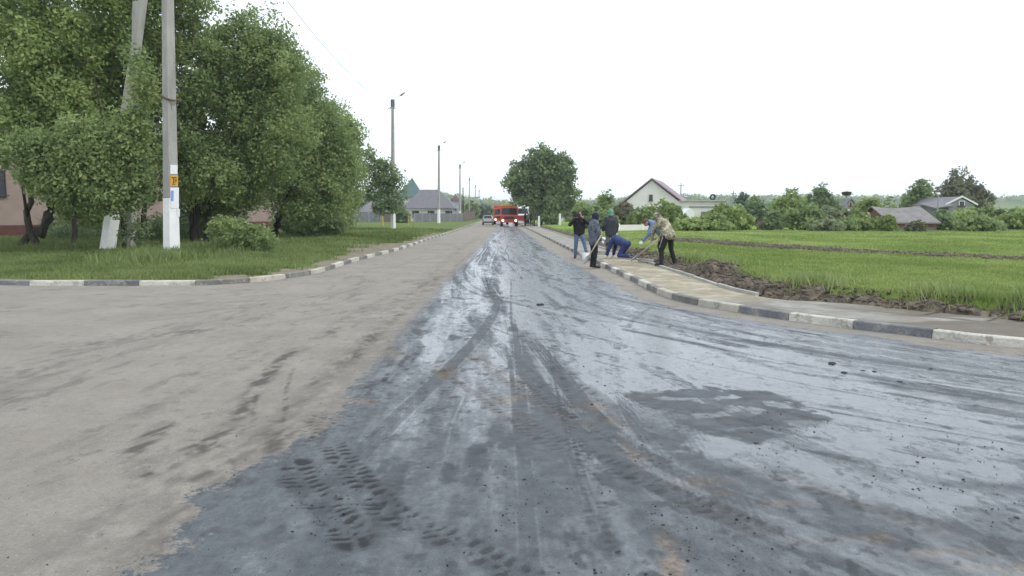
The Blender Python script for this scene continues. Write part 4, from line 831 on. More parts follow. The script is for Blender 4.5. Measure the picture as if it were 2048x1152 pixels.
# overhead wire
mb = MB(); A0 = Vector((PT[0][0], PT[0][1], 11.7)); B0 = Vector((pb.x + lean + .3, pb.y, 13.9)); pts = [A0.lerp(B0, t / 24) - Vector((0, 0, 1.2 * 4 * (t / 24) * (1 - t / 24))) for t in range(25)]
mb.tube(pts, [.013 + .004 * t / 24 for t in range(25)], 5); tag(mb.build('overhead_wire', M['wire']), 'single thin wire sagging across the sky to the near pole', 'overhead wire')
M['creosote'] = mat('dark timber post', (.05, .045, .04), .9)
def plainpole(px, top, base_y, Y_, r, lab, m='creosote', cross=True):
    t = D(px, top, Y_); mb = MB(); root = empty('wooden_pole', (t.x, Y_, 0), 0, lab, 'utility pole'); mb.tube([(0, 0, -.2), (0, 0, t.z)], [r, r * .7], 7); mb.build('pole_shaft', M[m], root)
    if cross: mb = MB(); mb.box((0, 0, t.z - .5), (1.1, .1, .1)); [mb.ball((q, 0, t.z - .38), .06, 6) for q in (-.45, .45)]; mb.build('crossarm', M['galv'], root)
plainpole(926, 375, 445, 175, .16, 'thin dark post between the third and fourth street lamps', cross=False)
plainpole(1362, 366, 445, 140, .13, 'thin pole rising behind the maroon roof', 'galv'); plainpole(1467, 382, 445, 150, .13, 'thin pole left of the pointed bluish tree', 'galv')
plainpole(1877, 388, 440, 75, .09, 'pale pipe with a round cap beside the barn roof', 'galv', False)
mb = MB(); c = D(1877, 390, 75); mb.ball((c.x, c.y, c.z + .12), (.19, .19, .14), 8); o = mb.build('pipe_cap', M['whitewash']); o.parent = None
par = [q for q in bpy.data.objects if q.name.startswith('wooden_pole')][-1]
par = [q for q in COL.objects if q.get('label', '').startswith('pale pipe')][0]; o.parent = par; o.location = -par.location

# ------------------------------------------------------------------ buildings
M['pink'] = mat('pink render', (.30, .225, .20), .9, var=.08, vscale=.8, bump=.2, bscale=20)
M['plinth'] = mat('dark red plinth', (.10, .035, .03), .85, var=.15, vscale=2)
M['sill'] = mat('window sill', (.06, .045, .04), .7); M['frame_w'] = mat('white frame', (.65, .65, .63), .6)
M['roofgrey'] = mat('grey roof sheets', (.145, .14, .155), .6, var=.15, vscale=.6, bump=.3, bscale=6, stretch=(4, 4, 1)); M['roofpurple'] = mat('purple grey tile', (.135, .128, .142), .6, var=.1, vscale=1.2, bump=.5, bscale=9)
M['maroon'] = mat('maroon metal roof', (.22, .135, .165), .55, var=.1, vscale=1); M['wallwhite'] = mat('off white wall', (.66, .635, .62), .9, var=.05, vscale=1); M['wallcream'] = mat('cream brick wall', (.46, .38, .31), .9, var=.1, vscale=2)
M['teal'] = mat('teal roof', (.10, .36, .34), .5, var=.1); M['pinkhouse'] = mat('dusty pink wall', (.40, .28, .26), .9, var=.1); M['paleblue'] = mat('pale blue sheet', (.28, .38, .42), .6, var=.1); M['spire'] = mat('green grey spire', (.07, .13, .12), .6, var=.1)
M['slab'] = mat('grey fence panels', (.15, .155, .165), .9, var=.2, vscale=1.5, bump=.3); M['boards'] = mat('brown boards', (.13, .10, .08), .9, var=.25, vscale=2); M['gasyellow'] = mat('yellow gas pipe', (.50, .40, .10), .6, var=.1)
def brickmat():
    m = mat('red brick', (.25, .10, .07), .9, bump=0); N = m.node_tree.nodes; L = m.node_tree.links; b = N.new('ShaderNodeTexBrick'); b.inputs['Scale'].default_value = 4; b.inputs['Color1'].default_value = (.27, .11, .075, 1); b.inputs['Color2'].default_value = (.20, .08, .055, 1); b.inputs['Mortar'].default_value = (.28, .22, .18, 1)
    tc = N.new('ShaderNodeTexCoord'); L.new(tc.outputs['Object'], b.inputs[0]); L.new(b.outputs[0], N['Principled BSDF'].inputs[0]); return m
M['brick'] = brickmat()
def window(par, o, ux, w_, h, m='frame_w', nm='window', bars=True, off=.04):
    # o: lower centre on the wall; ux: unit vector along the wall; the outward normal is ux x z
    ux = Vector(ux); n = ux.cross(Vector((0, 0, 1))) ; z = Vector((0, 0, 1)); o = Vector(o); rot = Matrix((ux, -n, z)).transposed()
    mb = MB(); mb.box(o + z * h / 2 + n * off * .5, (w_, .06, h), rot=rot); f = mb.build(nm, M['glass'], par)
    mb = MB(); t = .07
    for s in (-1, 1): mb.box(o + ux * s * (w_ / 2) + z * h / 2 + n * off, (t, .10, h + t), rot=rot)
    mb.box(o + z * h + n * off, (w_ - t, .096, t), rot=rot)
    if bars: mb.box(o + z * h / 2 + n * off, (t * .8, .09, h - t), rot=rot); mb.box(o + z * h * .68 + n * (off + .003), (w_ - t, .085, t * .7), rot=rot)
    mb.build('window_frame', M[m], f)
    mb = MB(); mb.box(o - z * .04 + n * (off + .06), (w_ + .22, .24, .07), rot=rot); mb.build('window_sill', M['sill'], f); return f
# long pink building behind the left trees
P0 = Vector((-33.5, 41, 0)); P1 = D(705, 430, 88); P1.z = 0; ux = (P1 - P0).normalized(); L_ = (P1 - P0).length; ang = math.atan2(ux.y, ux.x)
root = empty('pink_building', P0, ang, 'long pink rendered building with dark red plinth behind the left trees', 'building')
mb = MB(); mb.box((L_ / 2, 5, 4.2), (L_, 10, 6.5)); mb.build('wall', M['pink'], root); mb = MB(); mb.box((L_ / 2, 5, .4), (L_ + .1, 10.1, 1.1)); mb.build('plinth', M['plinth'], root)
mb = MB(); mb.extrude([(-.7, 7.4), (5, 9.6), (10.7, 7.4), (10.7, 7.46 - .2), (-.7, 7.46 - .2)], -.5, L_ + .5); mb.build('roof', M['roofgrey'], root)
tw = ((D(3, 430, 42.5) - P0).dot(ux)) + 0.0
for fl_ in (2.85, 5.4):
    for k in range(9):
        xx = 1.4 + k * 5.2
        if xx < L_ - 1: window(root, (xx, 0, fl_), (1, 0, 0), 1.5, 1.5, 'sill')
mb = MB(); mb.tube([(4.0, -.12, .1), (4.0, -.12, 7.2)], .05, 6); mb.build('downpipe', M['sill'], root)
# grey hip-roofed house
def hip(root, w_, dpt, z0, z1, ridge, mat_, over=.5, rx=None):
    a = over; mb = MB(); v = [(-a, -a, z0), (w_ + a, -a, z0), (w_ + a, dpt + a, z0), (-a, dpt + a, z0), (ridge[0], dpt / 2, z1), (ridge[1], dpt / 2, z1), (-a, -a, z0 - .18), (w_ + a, -a, z0 - .18), (w_ + a, dpt + a, z0 - .18), (-a, dpt + a, z0 - .18)]
    mb.add(v, [(0, 1, 5, 4), (1, 2, 5), (2, 3, 4, 5), (3, 0, 4), (6, 7, 1, 0), (7, 8, 2, 1), (8, 9, 3, 2), (9, 6, 0, 3), (9, 8, 7, 6)]); return mb.build('roof', M[mat_], root)
Yh = 152; a = D(812, 430, Yh); b = D(905, 430, Yh); w_ = b.x - a.x; root = empty('hip_roof_house', (a.x, Yh, 0), 0, 'white house with a big purple grey hip roof left of the street', 'house'); k = PX(Yh)
mb = MB(); mb.box((w_ / 2, 4, 1.2), (w_, 8, 2.7)); mb.build('wall', M['wallwhite'], root); rf = hip(root, w_, 8, D(0, 416, Yh).z, D(0, 377.5, Yh).z, (w_ * .28, w_ * .68), 'roofpurple', .7)
for f_ in (.24, .57, .95): window(root, (w_ * f_ - .3, 0, 1.0), (1, 0, 0), 1.3, 1.25, 'sill', bars=False)
# spire behind
c = D(825, 430, 190); k = PX(190); root = empty('spire_house', (c.x, 190, 0), 0, 'pointed green grey pyramid roof behind the hip roofed house', 'house'); z1 = D(825, 355, 190).z; z0 = D(825, 394, 190).z
mb = MB(); mb.box((0, 0, z0 / 2), (3.6, 3.6, z0)); mb.build('wall', M['wallwhite'], root); mb = MB(); q = 2.9; mb.add([(-q, -q, z0), (q, -q, z0), (q, q, z0), (-q, q, z0), (0, 0, z1)], [(0, 1, 4), (1, 2, 4), (2, 3, 4), (3, 0, 4), (3, 2, 1, 0)]); mb.build('roof', M['spire'], root)
mb = MB(); mb.tube([(0, 0, z1 - .1), (0, 0, z1 + .9)], .05, 5); mb.build('finial', M['galv'], root)
# low bungalow left
Yh = 152; a = D(716, 430, Yh); b = D(768, 430, Yh); w_ = b.x - a.x; root = empty('bungalow', (a.x, Yh, 0), 0, 'low bungalow with brown grey hip roof right of the pink building', 'house')
mb = MB(); mb.box((w_ / 2, 3, 1), (w_, 6, 2.1)); mb.build('wall', M['wallwhite'], root); hip(root, w_, 6, D(0, 424, Yh).z, D(0, 402, Yh).z, (w_ * .4, w_ * .6), 'roofgrey', .6); window(root, (w_ * .5, 0, .8), (1, 0, 0), 1.2, .9, 'sill', bars=False)
# pale gable house right of it
Yh = 172; a = D(903, 430, Yh); w_ = 1.9; root = empty('pale_annexe', (a.x, Yh, 0), 0, 'narrow pale grey house end beside the third lamp', 'house'); mb = MB(); mb.box((w_ / 2, 3, 2.3), (w_, 6, 4.9)); mb.build('wall', mat('pale grey wall', (.36, .38, .40), .9, var=.1), root)
mb = MB(); mb.add([(-.2, -.3, 4.7), (w_ + .2, -.3, 4.7), (w_ + .2, 6.3, 4.7), (-.2, 6.3, 4.7), (w_ / 2, -.3, 6.1), (w_ / 2, 6.3, 6.1)], [(0, 1, 4), (1, 2, 5, 4), (2, 3, 5), (3, 0, 4, 5), (3, 2, 1, 0)]); mb.build('roof', M['maroon'], root); window(root, (w_ / 2, 0, 2.6), (1, 0, 0), .5, 1.1, bars=False)
# fences
def fence(name, A, B, h, m, pm, lab, cat='fence', step=2.5, th=.05):
    A = Vector(A); B = Vector(B); root = empty(name, (A.x, A.y, 0), math.atan2(B.y - A.y, B.x - A.x), lab, cat); L = (B - A).length; n = max(2, round(L / step)); s = L / n
    mb = MB()
    for k in range(n):
        hh = h * random.uniform(.97, 1.0); mb.box((k * s + s / 2, 0, hh / 2), (s - .13, th, hh))
    mb.build('fence_panel', M[m], root)
    for k in range(min(n + 1, 40)): mb = MB(); mb.box((k * s, 0, h / 2 + .04), (.12, .12, h + .12)); mb.build('fence_post', M[pm], root)
    return root
fence('panel_fence', D(829, 430, 132), D(926, 430, 148), 1.8, 'slab', 'concrete', 'grey panel fence in front of the hip roofed house')
fence('panel_fence', D(708, 430, 132), D(766, 430, 136), 1.85, 'slab', 'concrete', 'grey panel fence in front of the low bungalow')
fence('board_fence', D(766, 430, 136), D(800, 430, 138), 1.6, 'boards', 'boards', 'brown board fence behind the yellow gas pipe')
fence('board_fence', D(928, 430, 150), D(957, 430, 270), 2.3, 'boards', 'boards', 'brown board fence running along the street to the far lamp', step=4)
# low entrance shed at the street side
# yellow gas pipe
root = empty('gas_pipe', (D(738, 430, 90).x, 90, 0), 0, 'yellow gas pipe on a tall post behind the second lamp pole', 'gas pipe'); k = PX(90); z = D(0, 416, 90).z
mb = MB(); mb.tube([(0, 0, z), (15 * k, 0, z), (44 * k, 0, z - .05)], .06, 6); mb.build('pipe', M['gasyellow'], root); mb = MB(); mb.tube([(27 * k, 0, -.1), (27 * k, 0, D(0, 402, 90).z)], .09, 6); mb.build('pipe_post', M['gasyellow'], root)
c = W(817, 451, .15); mb = MB(); mb.tube([(0, 0, -.1), (0, 0, 1.15)], .055, 6); mb.box((0, 0, 1.2), (.16, .16, .12)); o = mb.build('marker_post', M['gasyellow']); o.location = (c.x, c.y, .15); tag(o, 'short yellow gas marker post on the grass', 'post')
c = W(827, 455, .15); mb = MB(); mb.tube([(0, 0, -.1), (0, 0, 1.3)], .05, 6); mb.box((0, -.03, 1.35), (.3, .04, .25)); o = mb.build('marker_post', M['galv']); o.location = (c.x, c.y, .15); tag(o, 'thin grey post with a small plate right of the yellow post', 'post')

# right: gable house
Yh = 122; k = PX(Yh); a = D(1240, 430, Yh); w_ = 132 * k; ze = D(0, 409, Yh).z; za = D(0, 358, Yh).z; root = empty('gable_house', (a.x, Yh, 0), R(0), 'big white gabled house with a maroon roof beyond the field', 'house')
ap = 62 * k; dp = 16; sh = 26 * k
def G(x, y, z): return Vector((x + y / dp * sh * 2.5, y, z))     # the house stands slightly turned
zr = ze - .25
mb = MB(); q = [(.45, ze + .15), (ap, za - .12), (w_ - .5, ze - .05), (w_ - .5, 0), (.45, 0)]; v = [G(p[0], .4, p[1]) for p in q] + [G(p[0], dp - .4, p[1]) for p in q]; n = 5
mb.add(v, [(0, 1, 2, 3, 4), (9, 8, 7, 6, 5)] + [(i, (i + 1) % n, n + (i + 1) % n, n + i) for i in range(n)]); mb.build('wall', M['wallwhite'], root)
mb = MB(); th = .22
for (x0, z0, x1, z1) in ((0, ze + .05, ap, za + .05), (ap, za + .05, w_, ze - .05)):
    v = [G(x0, 0, z0), G(x1, 0, z1), G(x1, dp, z1), G(x0, dp, z0)]; v += [p + Vector((0, 0, th)) for p in v]; mb.add(v, [(3, 2, 1, 0), (4, 5, 6, 7), (0, 1, 5, 4), (1, 2, 6, 5), (2, 3, 7, 6), (3, 0, 4, 7)])
mb.build('roof', M['maroon'], root)
window(root, (62 * k, .36, D(0, 401, Yh).z), (1, 0, 0), .5, .95, 'sill', bars=False)
for f_ in (.3, .75): window(root, (w_ * f_, .36, 1.0), (1, 0, 0), 1.3, 1.3, bars=True)
mb = MB(); mb.box((w_ - 1.4, .36, (ze - .3) / 2), (1.5, .12, ze - .3)); mb.build('brick_corner', M['wallcream'], root)
# white garage with a tyre standing on it
Yh = 108; k = PX(Yh); a = D(1377, 430, Yh); w_ = 76 * k; zt = D(0, 400, Yh).z; root = empty('flat_garage', (a.x, Yh, 0), 0, 'low white flat roofed garage right of the gabled house', 'garage'); mb = MB(); mb.box((w_ / 2, 3, zt / 2 - .1), (w_ - .2, 6, zt - .2)); mb.build('wall', M['wallwhite'], root)
mb = MB(); mb.box((w_ / 2, 2.9, zt - .08), (w_ + .2, 6.4, .2)); mb.build('roof', M['edging'], root); mb = MB(); mb.box((w_ / 2, -.06, zt - .95), (w_ - .1, .12, .12)); mb.build('lintel', M['slab'], root); mb = MB(); mb.box((w_ * .55, .0, zt * .3), (2.4, .12, zt * .5)); mb.build('garage_door', M['slab'], root)
c = D(1425.5, 394.5, Yh + 1); me_ = MB(); rr_ = 4.6 * PX(Yh + 1); pr = []
for j in range(24): t = j / 24 * 2 * math.pi; pr.append((rr_ * math.cos(t), 0, rr_ * math.sin(t)))
me_.tube(pr + [pr[0], pr[1]], .12, 8, cap=False); o = me_.build('car_tyre', M['rubber'], smooth=True); o.location = (c.x, c.y, zt + .02 + rr_ + .11); tag(o, 'old tyre standing upright on the white garage roof', 'tyre')
# white sloping shed roof
Yh = 100; a = D(1363, 430, Yh); k = PX(Yh); root = empty('white_shed', (a.x, Yh, 0), 0, 'small white tent like shed between the house and garage', 'shed'); zt = D(0, 416, Yh).z; z0 = D(0, 432, Yh).z; mb = MB(); mb.add([(0, 0, 0), (26 * k, 0, 0), (26 * k, 3, 0), (0, 3, 0), (0, 0, z0), (26 * k, 0, z0 + .6), (26 * k, 3, z0 + .6), (0, 3, z0), (16 * k, 0, zt), (16 * k, 3, zt)], [(3, 2, 1, 0), (0, 1, 5, 8, 4), (1, 2, 6, 5), (2, 3, 7, 9, 6), (3, 0, 4, 7), (4, 8, 9, 7), (8, 5, 6, 9)]); mb.build('sheeting', mat('white sheeting', (.75, .75, .75), .7), root)
mb = MB(); mb.box((8 * k, -.03, .6), (.9, .04, 1.2)); mb.build('door', M['slab'], root)
# house with teal roof, pink house, blue shed, nest
Yh = 108; k = PX(Yh); a = D(1633, 430, Yh); root = empty('teal_roof_house', (a.x, Yh, 0), 0, 'small house whose teal pyramid roof shows above the bushes', 'house'); w_ = 30 * k; mb = MB(); mb.box((w_ / 2, w_ / 2, 1), (w_ - .3, w_ - .3, 2.2)); mb.build('wall', M['wallcream'], root); z0 = D(0, 414, Yh).z; z1 = D(0, 400, Yh).z
mb = MB(); mb.add([(-.2, -.2, z0), (w_ + .2, -.2, z0), (w_ + .2, w_ + .2, z0), (-.2, w_ + .2, z0), (w_ / 2, w_ / 2, z1)], [(0, 1, 4), (1, 2, 4), (2, 3, 4), (3, 0, 4), (3, 2, 1, 0)]); mb.build('roof', M['teal'], root); mb = MB(); mb.box((w_ / 2, w_ / 2 + .1, z1 + .1), (.35, .35, .9)); mb.build('chimney', M['wallcream'], root)
Yh = 112; k = PX(Yh); a = D(1688, 430, Yh); w_ = 24 * k; root = empty('pink_house', (a.x, Yh, 0), 0, 'small dusty pink house with a little attic window', 'house'); zt = D(0, 398, Yh).z; z0 = D(0, 412, Yh).z; mb = MB(); mb.add([(0, 0, 0), (w_, 0, 0), (w_, 6, 0), (0, 6, 0), (0, 0, z0), (w_, 0, z0), (w_, 6, z0), (0, 6, z0), (w_ / 2, 0, zt), (w_ / 2, 6, zt)], [(3, 2, 1, 0), (0, 1, 5, 8, 4), (1, 2, 6, 5), (2, 3, 7, 9, 6), (3, 0, 4, 7), (4, 8, 9, 7), (8, 5, 6, 9)]); mb.build('wall', M['pinkhouse'], root)
mb = MB()
for s in (0, 1):
    x0, x1 = (-.15, w_ / 2) if s == 0 else (w_ / 2, w_ + .15); za_, zb_ = (z0 - .05, zt + .03) if s == 0 else (zt + .03, z0 - .05); v = [(x0, -.3, za_), (x1, -.3, zb_), (x1, 6.3, zb_), (x0, 6.3, za_)]; v += [(p[0], p[1], p[2] + .12) for p in v]; mb.add(v, [(3, 2, 1, 0), (4, 5, 6, 7), (0, 1, 5, 4), (1, 2, 6, 5), (2, 3, 7, 6), (3, 0, 4, 7)])
mb.build('roof', M['slab'], root); window(root, (w_ / 2, 0, z0 + .05), (1, 0, 0), .4, .5, bars=False)
Yh = 78; k = PX(Yh); a = D(1692, 430, Yh); w_ = 24 * k; root = empty('blue_shed', (a.x, Yh, 0), 0, 'little shed with pale blue sheet roof below the pink house', 'shed'); z0 = D(0, 432, Yh).z; zt = D(0, 418, Yh).z; mb = MB(); mb.box((w_ / 2, 1, z0 / 2), (w_ - .1, 2, z0)); mb.build('wall', M['slab'], root); mb = MB(); mb.add([(-.1, -.1, z0), (w_ + .1, -.1, z0 - .1), (w_ * .8, 1, zt), (w_ * .2, 1, zt), (-.1, 2.1, z0), (w_ + .1, 2.1, z0 - .1)], [(0, 1, 2, 3), (4, 3, 2, 5), (0, 3, 4), (1, 5, 2), (0, 4, 5, 1)]); mb.build('roof', M['paleblue'], root)
Yh = 105; c = D(1693, 391, Yh); root = empty('stork_nest', (c.x, Yh, 0), 0, 'dark stork nest on a tall pole above the pink house', 'nest'); mb = MB(); mb.tube([(0, 0, 0), (0, 0, c.z)], .12, 7); mb.build('nest_pole', M['galv'], root); mb = MB(); mb.tube([(0, 0, c.z), (0, 0, c.z + .15), (0, 0, c.z + .45), (0, 0, c.z + .52)], [.45, .6, .68, .55], 12)
for j in range(60): t = random.uniform(0, 6.28); q = Vector((math.cos(t) * .6, math.sin(t) * .6, c.z + random.uniform(.1, .5))); mb.tube([q, q + Vector((random.uniform(-.3, .3), random.uniform(-.3, .3), random.uniform(-.08, .1)))], .015, 3)
mb.build('nest_bowl', M['bark'], root)
# stork resting in it
root2 = empty('stork', (c.x, Yh, c.z + .45), 0, 'white stork sitting low in the nest', 'bird'); mb = MB(); mb.cap((-.18, 0, .12), (.15, 0, .2), .12, .10, 8); mb.cap((.15, 0, .2), (.26, 0, .36), .06, .04, 8); mb.ball((.28, 0, .40), .055, 8); mb.cap((-.2, 0, .12), (-.36, 0, .07), .07, .02, 6); mb.build('body', mat('white feathers', (.75, .74, .7), .9), root2, remesh=.02); mb = MB(); mb.cap((.31, 0, .40), (.50, 0, .37), .02, .006, 6); mb.build('beak', M['rust'], root2)
# brick barn
Yh = 60; k = PX(Yh); a = D(1783, 430, Yh); w_ = 95 * k; z0 = D(0, 447, Yh).z; zt = D(0, 415, Yh).z; root = empty('brick_barn', (a.x, Yh, .2), R(0), 'red brick barn with a sagging grey slate roof at the field edge', 'barn'); z0 -= .2; zt -= .2
mb = MB(); q = [(.15, 0), (.15, z0 + .05), (2.4, zt - .1), (4.65, z0 + .05), (4.65, 0)]; sk = 9 * k
v = [Vector((x_ * 0 + .1 - (yz[0] - .15) / 4.5 * sk * 1.9, yz[0], yz[1])) for x_ in (0,) for yz in q] + [Vector((w_ - (yz[0] - .15) / 4.5 * sk * 1.9, yz[0], yz[1])) for yz in q]
mb.add(v, [(0, 1, 2, 3, 4), (9, 8, 7, 6, 5)] + [(i, (i + 1) % 5, 5 + (i + 1) % 5, 5 + i) for i in range(5)]); mb.build('wall', M['brick'], root)
mb = MB(); nseg = 12
def RB(t, side, up=0):
    x0 = -.15 + (w_ + .3) * t; sag = -.16 * math.sin(math.pi * min(1, t * 1.1)) ; y = {0: -.1, 1: 2.4, 2: 4.9}[side]; z = {0: z0 - .03, 1: zt + .04 + sag, 2: z0 - .03}[side]; return Vector((x0 - (y - .15) / 4.5 * sk * 1.9, y, z + up))
for u in (0, .1):
    for s in range(nseg):
        for sd_ in (0, 1):
            mb.quad(RB(s / nseg, sd_, u), RB((s + 1) / nseg, sd_, u), RB((s + 1) / nseg, sd_ + 1, u), RB(s / nseg, sd_ + 1, u))
for s in range(nseg):
    for sd_ in (0, 2): mb.quad(RB(s / nseg, sd_, 0), RB((s + 1) / nseg, sd_, 0), RB((s + 1) / nseg, sd_, .1), RB(s / nseg, sd_, .1))
for t in (0, 1):
    for sd_ in (0, 1): mb.quad(RB(t, sd_, 0), RB(t, sd_ + 1, 0), RB(t, sd_ + 1, .1), RB(t, sd_, .1))
mb.build('roof', mat('slate barn roof', (.20, .185, .18), .85, var=.18, vscale=2, bump=.5, bscale=8), root)
window(root, (2.0, .12, z0 - .35), (1, 0, 0), .35, .22, 'sill', bars=False); mb = MB(); mb.box((w_ * .55, .12, .2), (w_ * .8, .12, .35)); mb.build('plinth', M['slab'], root)
# grey gabled house behind the barn
Yh = 84; k = PX(Yh); a = D(1893, 430, Yh); w_ = 58 * k; ze = D(0, 409, Yh).z; za = D(0, 394, Yh).z; root = empty('grey_gable_house', (a.x, Yh, 0), 0, 'grey gabled house with white edged roof behind the bushes at right', 'house')
mb = MB(); q = [(.2, 0), (w_ - .2, 0), (w_ - .2, ze), (w_ / 2, za - .1), (.2, ze)]; v = [Vector((p[0], 0, p[1])) for p in q] + [Vector((p[0], 7, p[1])) for p in q]; mb.add(v, [(0, 1, 2, 3, 4), (9, 8, 7, 6, 5)] + [(i, (i + 1) % 5, 5 + (i + 1) % 5, 5 + i) for i in range(5)]); mb.build('wall', mat('grey gable boards', (.20, .20, .22), .9, var=.15), root)
mb = MB(); mb2 = MB()
for (x0, z0_, x1, z1_) in ((-.2, ze - .1, w_ / 2, za), (w_ / 2, za, w_ + .2, ze - .1)):
    for B_, y0, y1, th in ((mb, .02, 7.3, .1), (mb2, -.12, .0, .2)):
        v = [Vector((x0, y0, z0_)), Vector((x1, y0, z1_)), Vector((x1, y1, z1_)), Vector((x0, y1, z0_))]; v += [p + Vector((0, 0, th)) for p in v]; B_.add(v, [(3, 2, 1, 0), (4, 5, 6, 7), (0, 1, 5, 4), (1, 2, 6, 5), (2, 3, 7, 6), (3, 0, 4, 7)])
mb.build('roof', M['roofgrey'], root); mb2.build('bargeboard', M['frame_w'], root); window(root, (w_ / 2, 0, ze - .1), (1, 0, 0), .6, .5, bars=False)
v0 = Vector(((1858 - 1893) * k, -1, ze - .35)); mb = MB(); v = [v0, Vector((w_ * .05, -1, ze - .05)), Vector((w_ * .5, 3, za - .05)), Vector(((1868 - 1893) * k, 3, ze + .15))]; v += [p - Vector((0, 0, .1)) for p in v]; mb.add(v, [(3, 2, 1, 0), (4, 5, 6, 7), (0, 1, 5, 4), (1, 2, 6, 5), (2, 3, 7, 6), (3, 0, 4, 7)]); mb.build('lean_to_roof', M['roofgrey'], root)
# reddish shed in the middle of the bushes
Yh = 63; k = PX(Yh); a = D(1530, 430, Yh); root = empty('red_shed', (a.x, Yh, .2), 0, 'small reddish brown shed half hidden in the bushes', 'shed'); mb = MB(); mb.box((14 * k, 1, .45), (28 * k, 2, .9)); mb.build('wall', M['brick'], root); mb = MB(); mb.box((14 * k, 1, .95), (31 * k, 2.4, .08)); mb.build('roof', M['rust'], root)
# background low house near chestnut right foot
Yh = 135; k = PX(Yh); a = D(1120, 430, Yh); root = empty('cottage', (a.x, Yh, 0), 0, 'pale cottage with rusty roof right of the round tree', 'house'); mb = MB(); mb.box((13 * k, 2, .95), (26 * k, 4, 2.1)); mb.build('wall', M['wallwhite'], root); hip(root, 26 * k, 4, 2.0, 3.3, (8 * k, 18 * k), 'rust', .3); window(root, (13 * k, 0, .7), (1, 0, 0), .7, .8, bars=False)
fence('wire_fence', D(1238, 430, 60), D(1330, 430, 63), .8, 'wallwhite', 'whitewash', 'low white garden fence beyond the field grass', step=3)
for px, y0, y1, lab in ((1078, 433, 450, 'white post left of the round tree trunk'), (1120, 428, 448, 'white post right of the round tree trunk')):
    Yp = 93; c = D(px, 430, Yp); mb = MB(); mb.box((0, 0, .5 * D(0, y0, Yp).z), (.28, .28, D(0, y0, Yp).z), taper=.85); o = mb.build('white_post', M['whitewash'], bevel=.02); o.location = (c.x, c.y, .05); tag(o, lab, 'post')

# ------------------------------------------------------------------ vehicles
M['redpaint'] = mat('orange red paint', (.55, .075, .045), .35, var=.06, vscale=2); M['orangepaint'] = mat('orange paint', (.33, .07, .03), .4, var=.06); M['silver'] = mat('silver paint', (.34, .35, .34), .3, .4); M['whitepaint'] = mat('white lorry paint', (.70, .71, .70), .35)
M['yellowboard'] = mat('yellow deck', (.75, .48, .12), .5); M['lamp_on'] = mat('lit headlight', (.9, .85, .75), .2, emit=((1, .86, .68), 2.4)); M['darkred'] = mat('dark red paint', (.25, .03, .035), .4); M['chassis'] = mat('chassis black', (.02, .02, .02), .7); M['taill'] = mat('tail light', (.35, .02, .02), .3)
def wheel(par, x, y, r, w_, rim='chassis'):
    mb = MB(); mb.tube([(x - w_ / 2, y, r), (x - w_ / 2 + .03, y, r), (x + w_ / 2 - .03, y, r), (x + w_ / 2, y, r)], [r * .93, r, r, r * .93], 18); o = mb.build('wheel', M['rubber'], par, smooth=False)
    mb = MB(); mb.tube([(x - w_ / 2 - .01, y, r), (x + w_ / 2 + .01, y, r)], r * .55, 12); mb.build('rim', M[rim], o); return o
def lorry(loc, paint, lab, top, body, lights=True, rz=0):
    root = empty('lorry', loc, rz, lab, 'lorry')        # nose towards -Y
    mb = MB(); prof = [(0, .62), (-.04, 1.35), (.10, 1.50), (.30, 2.50), (.55, 2.66), (1.95, 2.66), (2.0, .62)]; mb.extrude(prof, -1.2, 1.2); cabo = mb.build('cab', M[paint], root, bevel=.07)
    mb = MB(); mb.add([(-1.0, .085, 1.58), (1.0, .085, 1.58), (.93, .262, 2.42), (-.93, .262, 2.42), (-1.0, .13, 1.58), (1.0, .13, 1.58), (.93, .3, 2.42), (-.93, .3, 2.42)], [(0, 1, 2, 3), (7, 6, 5, 4), (0, 4, 5, 1), (1, 5, 6, 2), (2, 6, 7, 3), (3, 7, 4, 0)]); mb.build('windscreen', M['glass'], root)
    for s in (-1, 1):
        mb = MB(); mb.box((s * 1.205, .95, 1.95), (.03, .95, .75)); mb.build('side_window', M['glass'], root)
        mb = MB(); mb.tube([(s * 1.2, .2, 2.3), (s * 1.42, .05, 2.35)], .02, 5); mb.box((s * 1.45, .05, 2.05), (.2, .07, .5)); mb.build('mirror', M['chassis'], root)
        mb = MB(); mb.tube([(s * .86, -.20, .78), (s * .86, -.10, .78)], [.15, .17], 14); mb.build('headlight', M['lamp_on'] if lights else M['glass'], root)
        for yw in (1.0, 4.6, 5.9): wheel(root, s * 1.02, yw, .5, .34, 'chassis')
    mb = MB(); mb.box((0, -.08, .72), (2.4, .22, .42)); mb.build('bumper', M[paint], root, bevel=.03)
    mb = MB()
    for j in range(4): mb.box((0, -.075, 1.0 + j * .1), (1.3, .05, .05))
    mb.build('grille', M['chassis'], root); mb = MB(); mb.box((0, 3.6, .85), (.9, 6.6, .22)); mb.build('chassis_frame', M['chassis'], root)
    if body == 'tank':
        mb = MB(); mb.tube([(0, 2.2, 1.75), (0, 2.3, 1.75), (0, 6.8, 1.75), (0, 6.9, 1.75)], [.8, .98, .98, .8], 20); mb.build('tank', M['orangepaint'], root, smooth=True)
        mb = MB(); mb.box((0, 4.5, 2.86), (2.1, 4.4, .26)); mb.build('walkway_deck', M['yellowboard'], root)
    elif body == 'box':
        mb = MB(); mb.box((0, 4.6, 1.95), (2.3, 4.8, 1.9)); mb.build('cargo_box', M[top], root, bevel=.05)
    mb = MB(); mb.box((0, .75, 2.84), (2.15, .5, .32)); mb.build('roof_light_bar', M['yellowboard'] if body == 'tank' else M[top], root, bevel=.04)
    return root
Yt = 101; lorry((D(1018.5, 430, Yt).x, Yt, .01), 'redpaint', 'orange red tank lorry with lit headlights facing the camera', 'yellowboard', 'tank')
Yt = 119; lorry((D(1002, 430, Yt).x, Yt, .01), 'orangepaint', 'second orange lorry behind and left of the red one', 'redpaint', 'box')
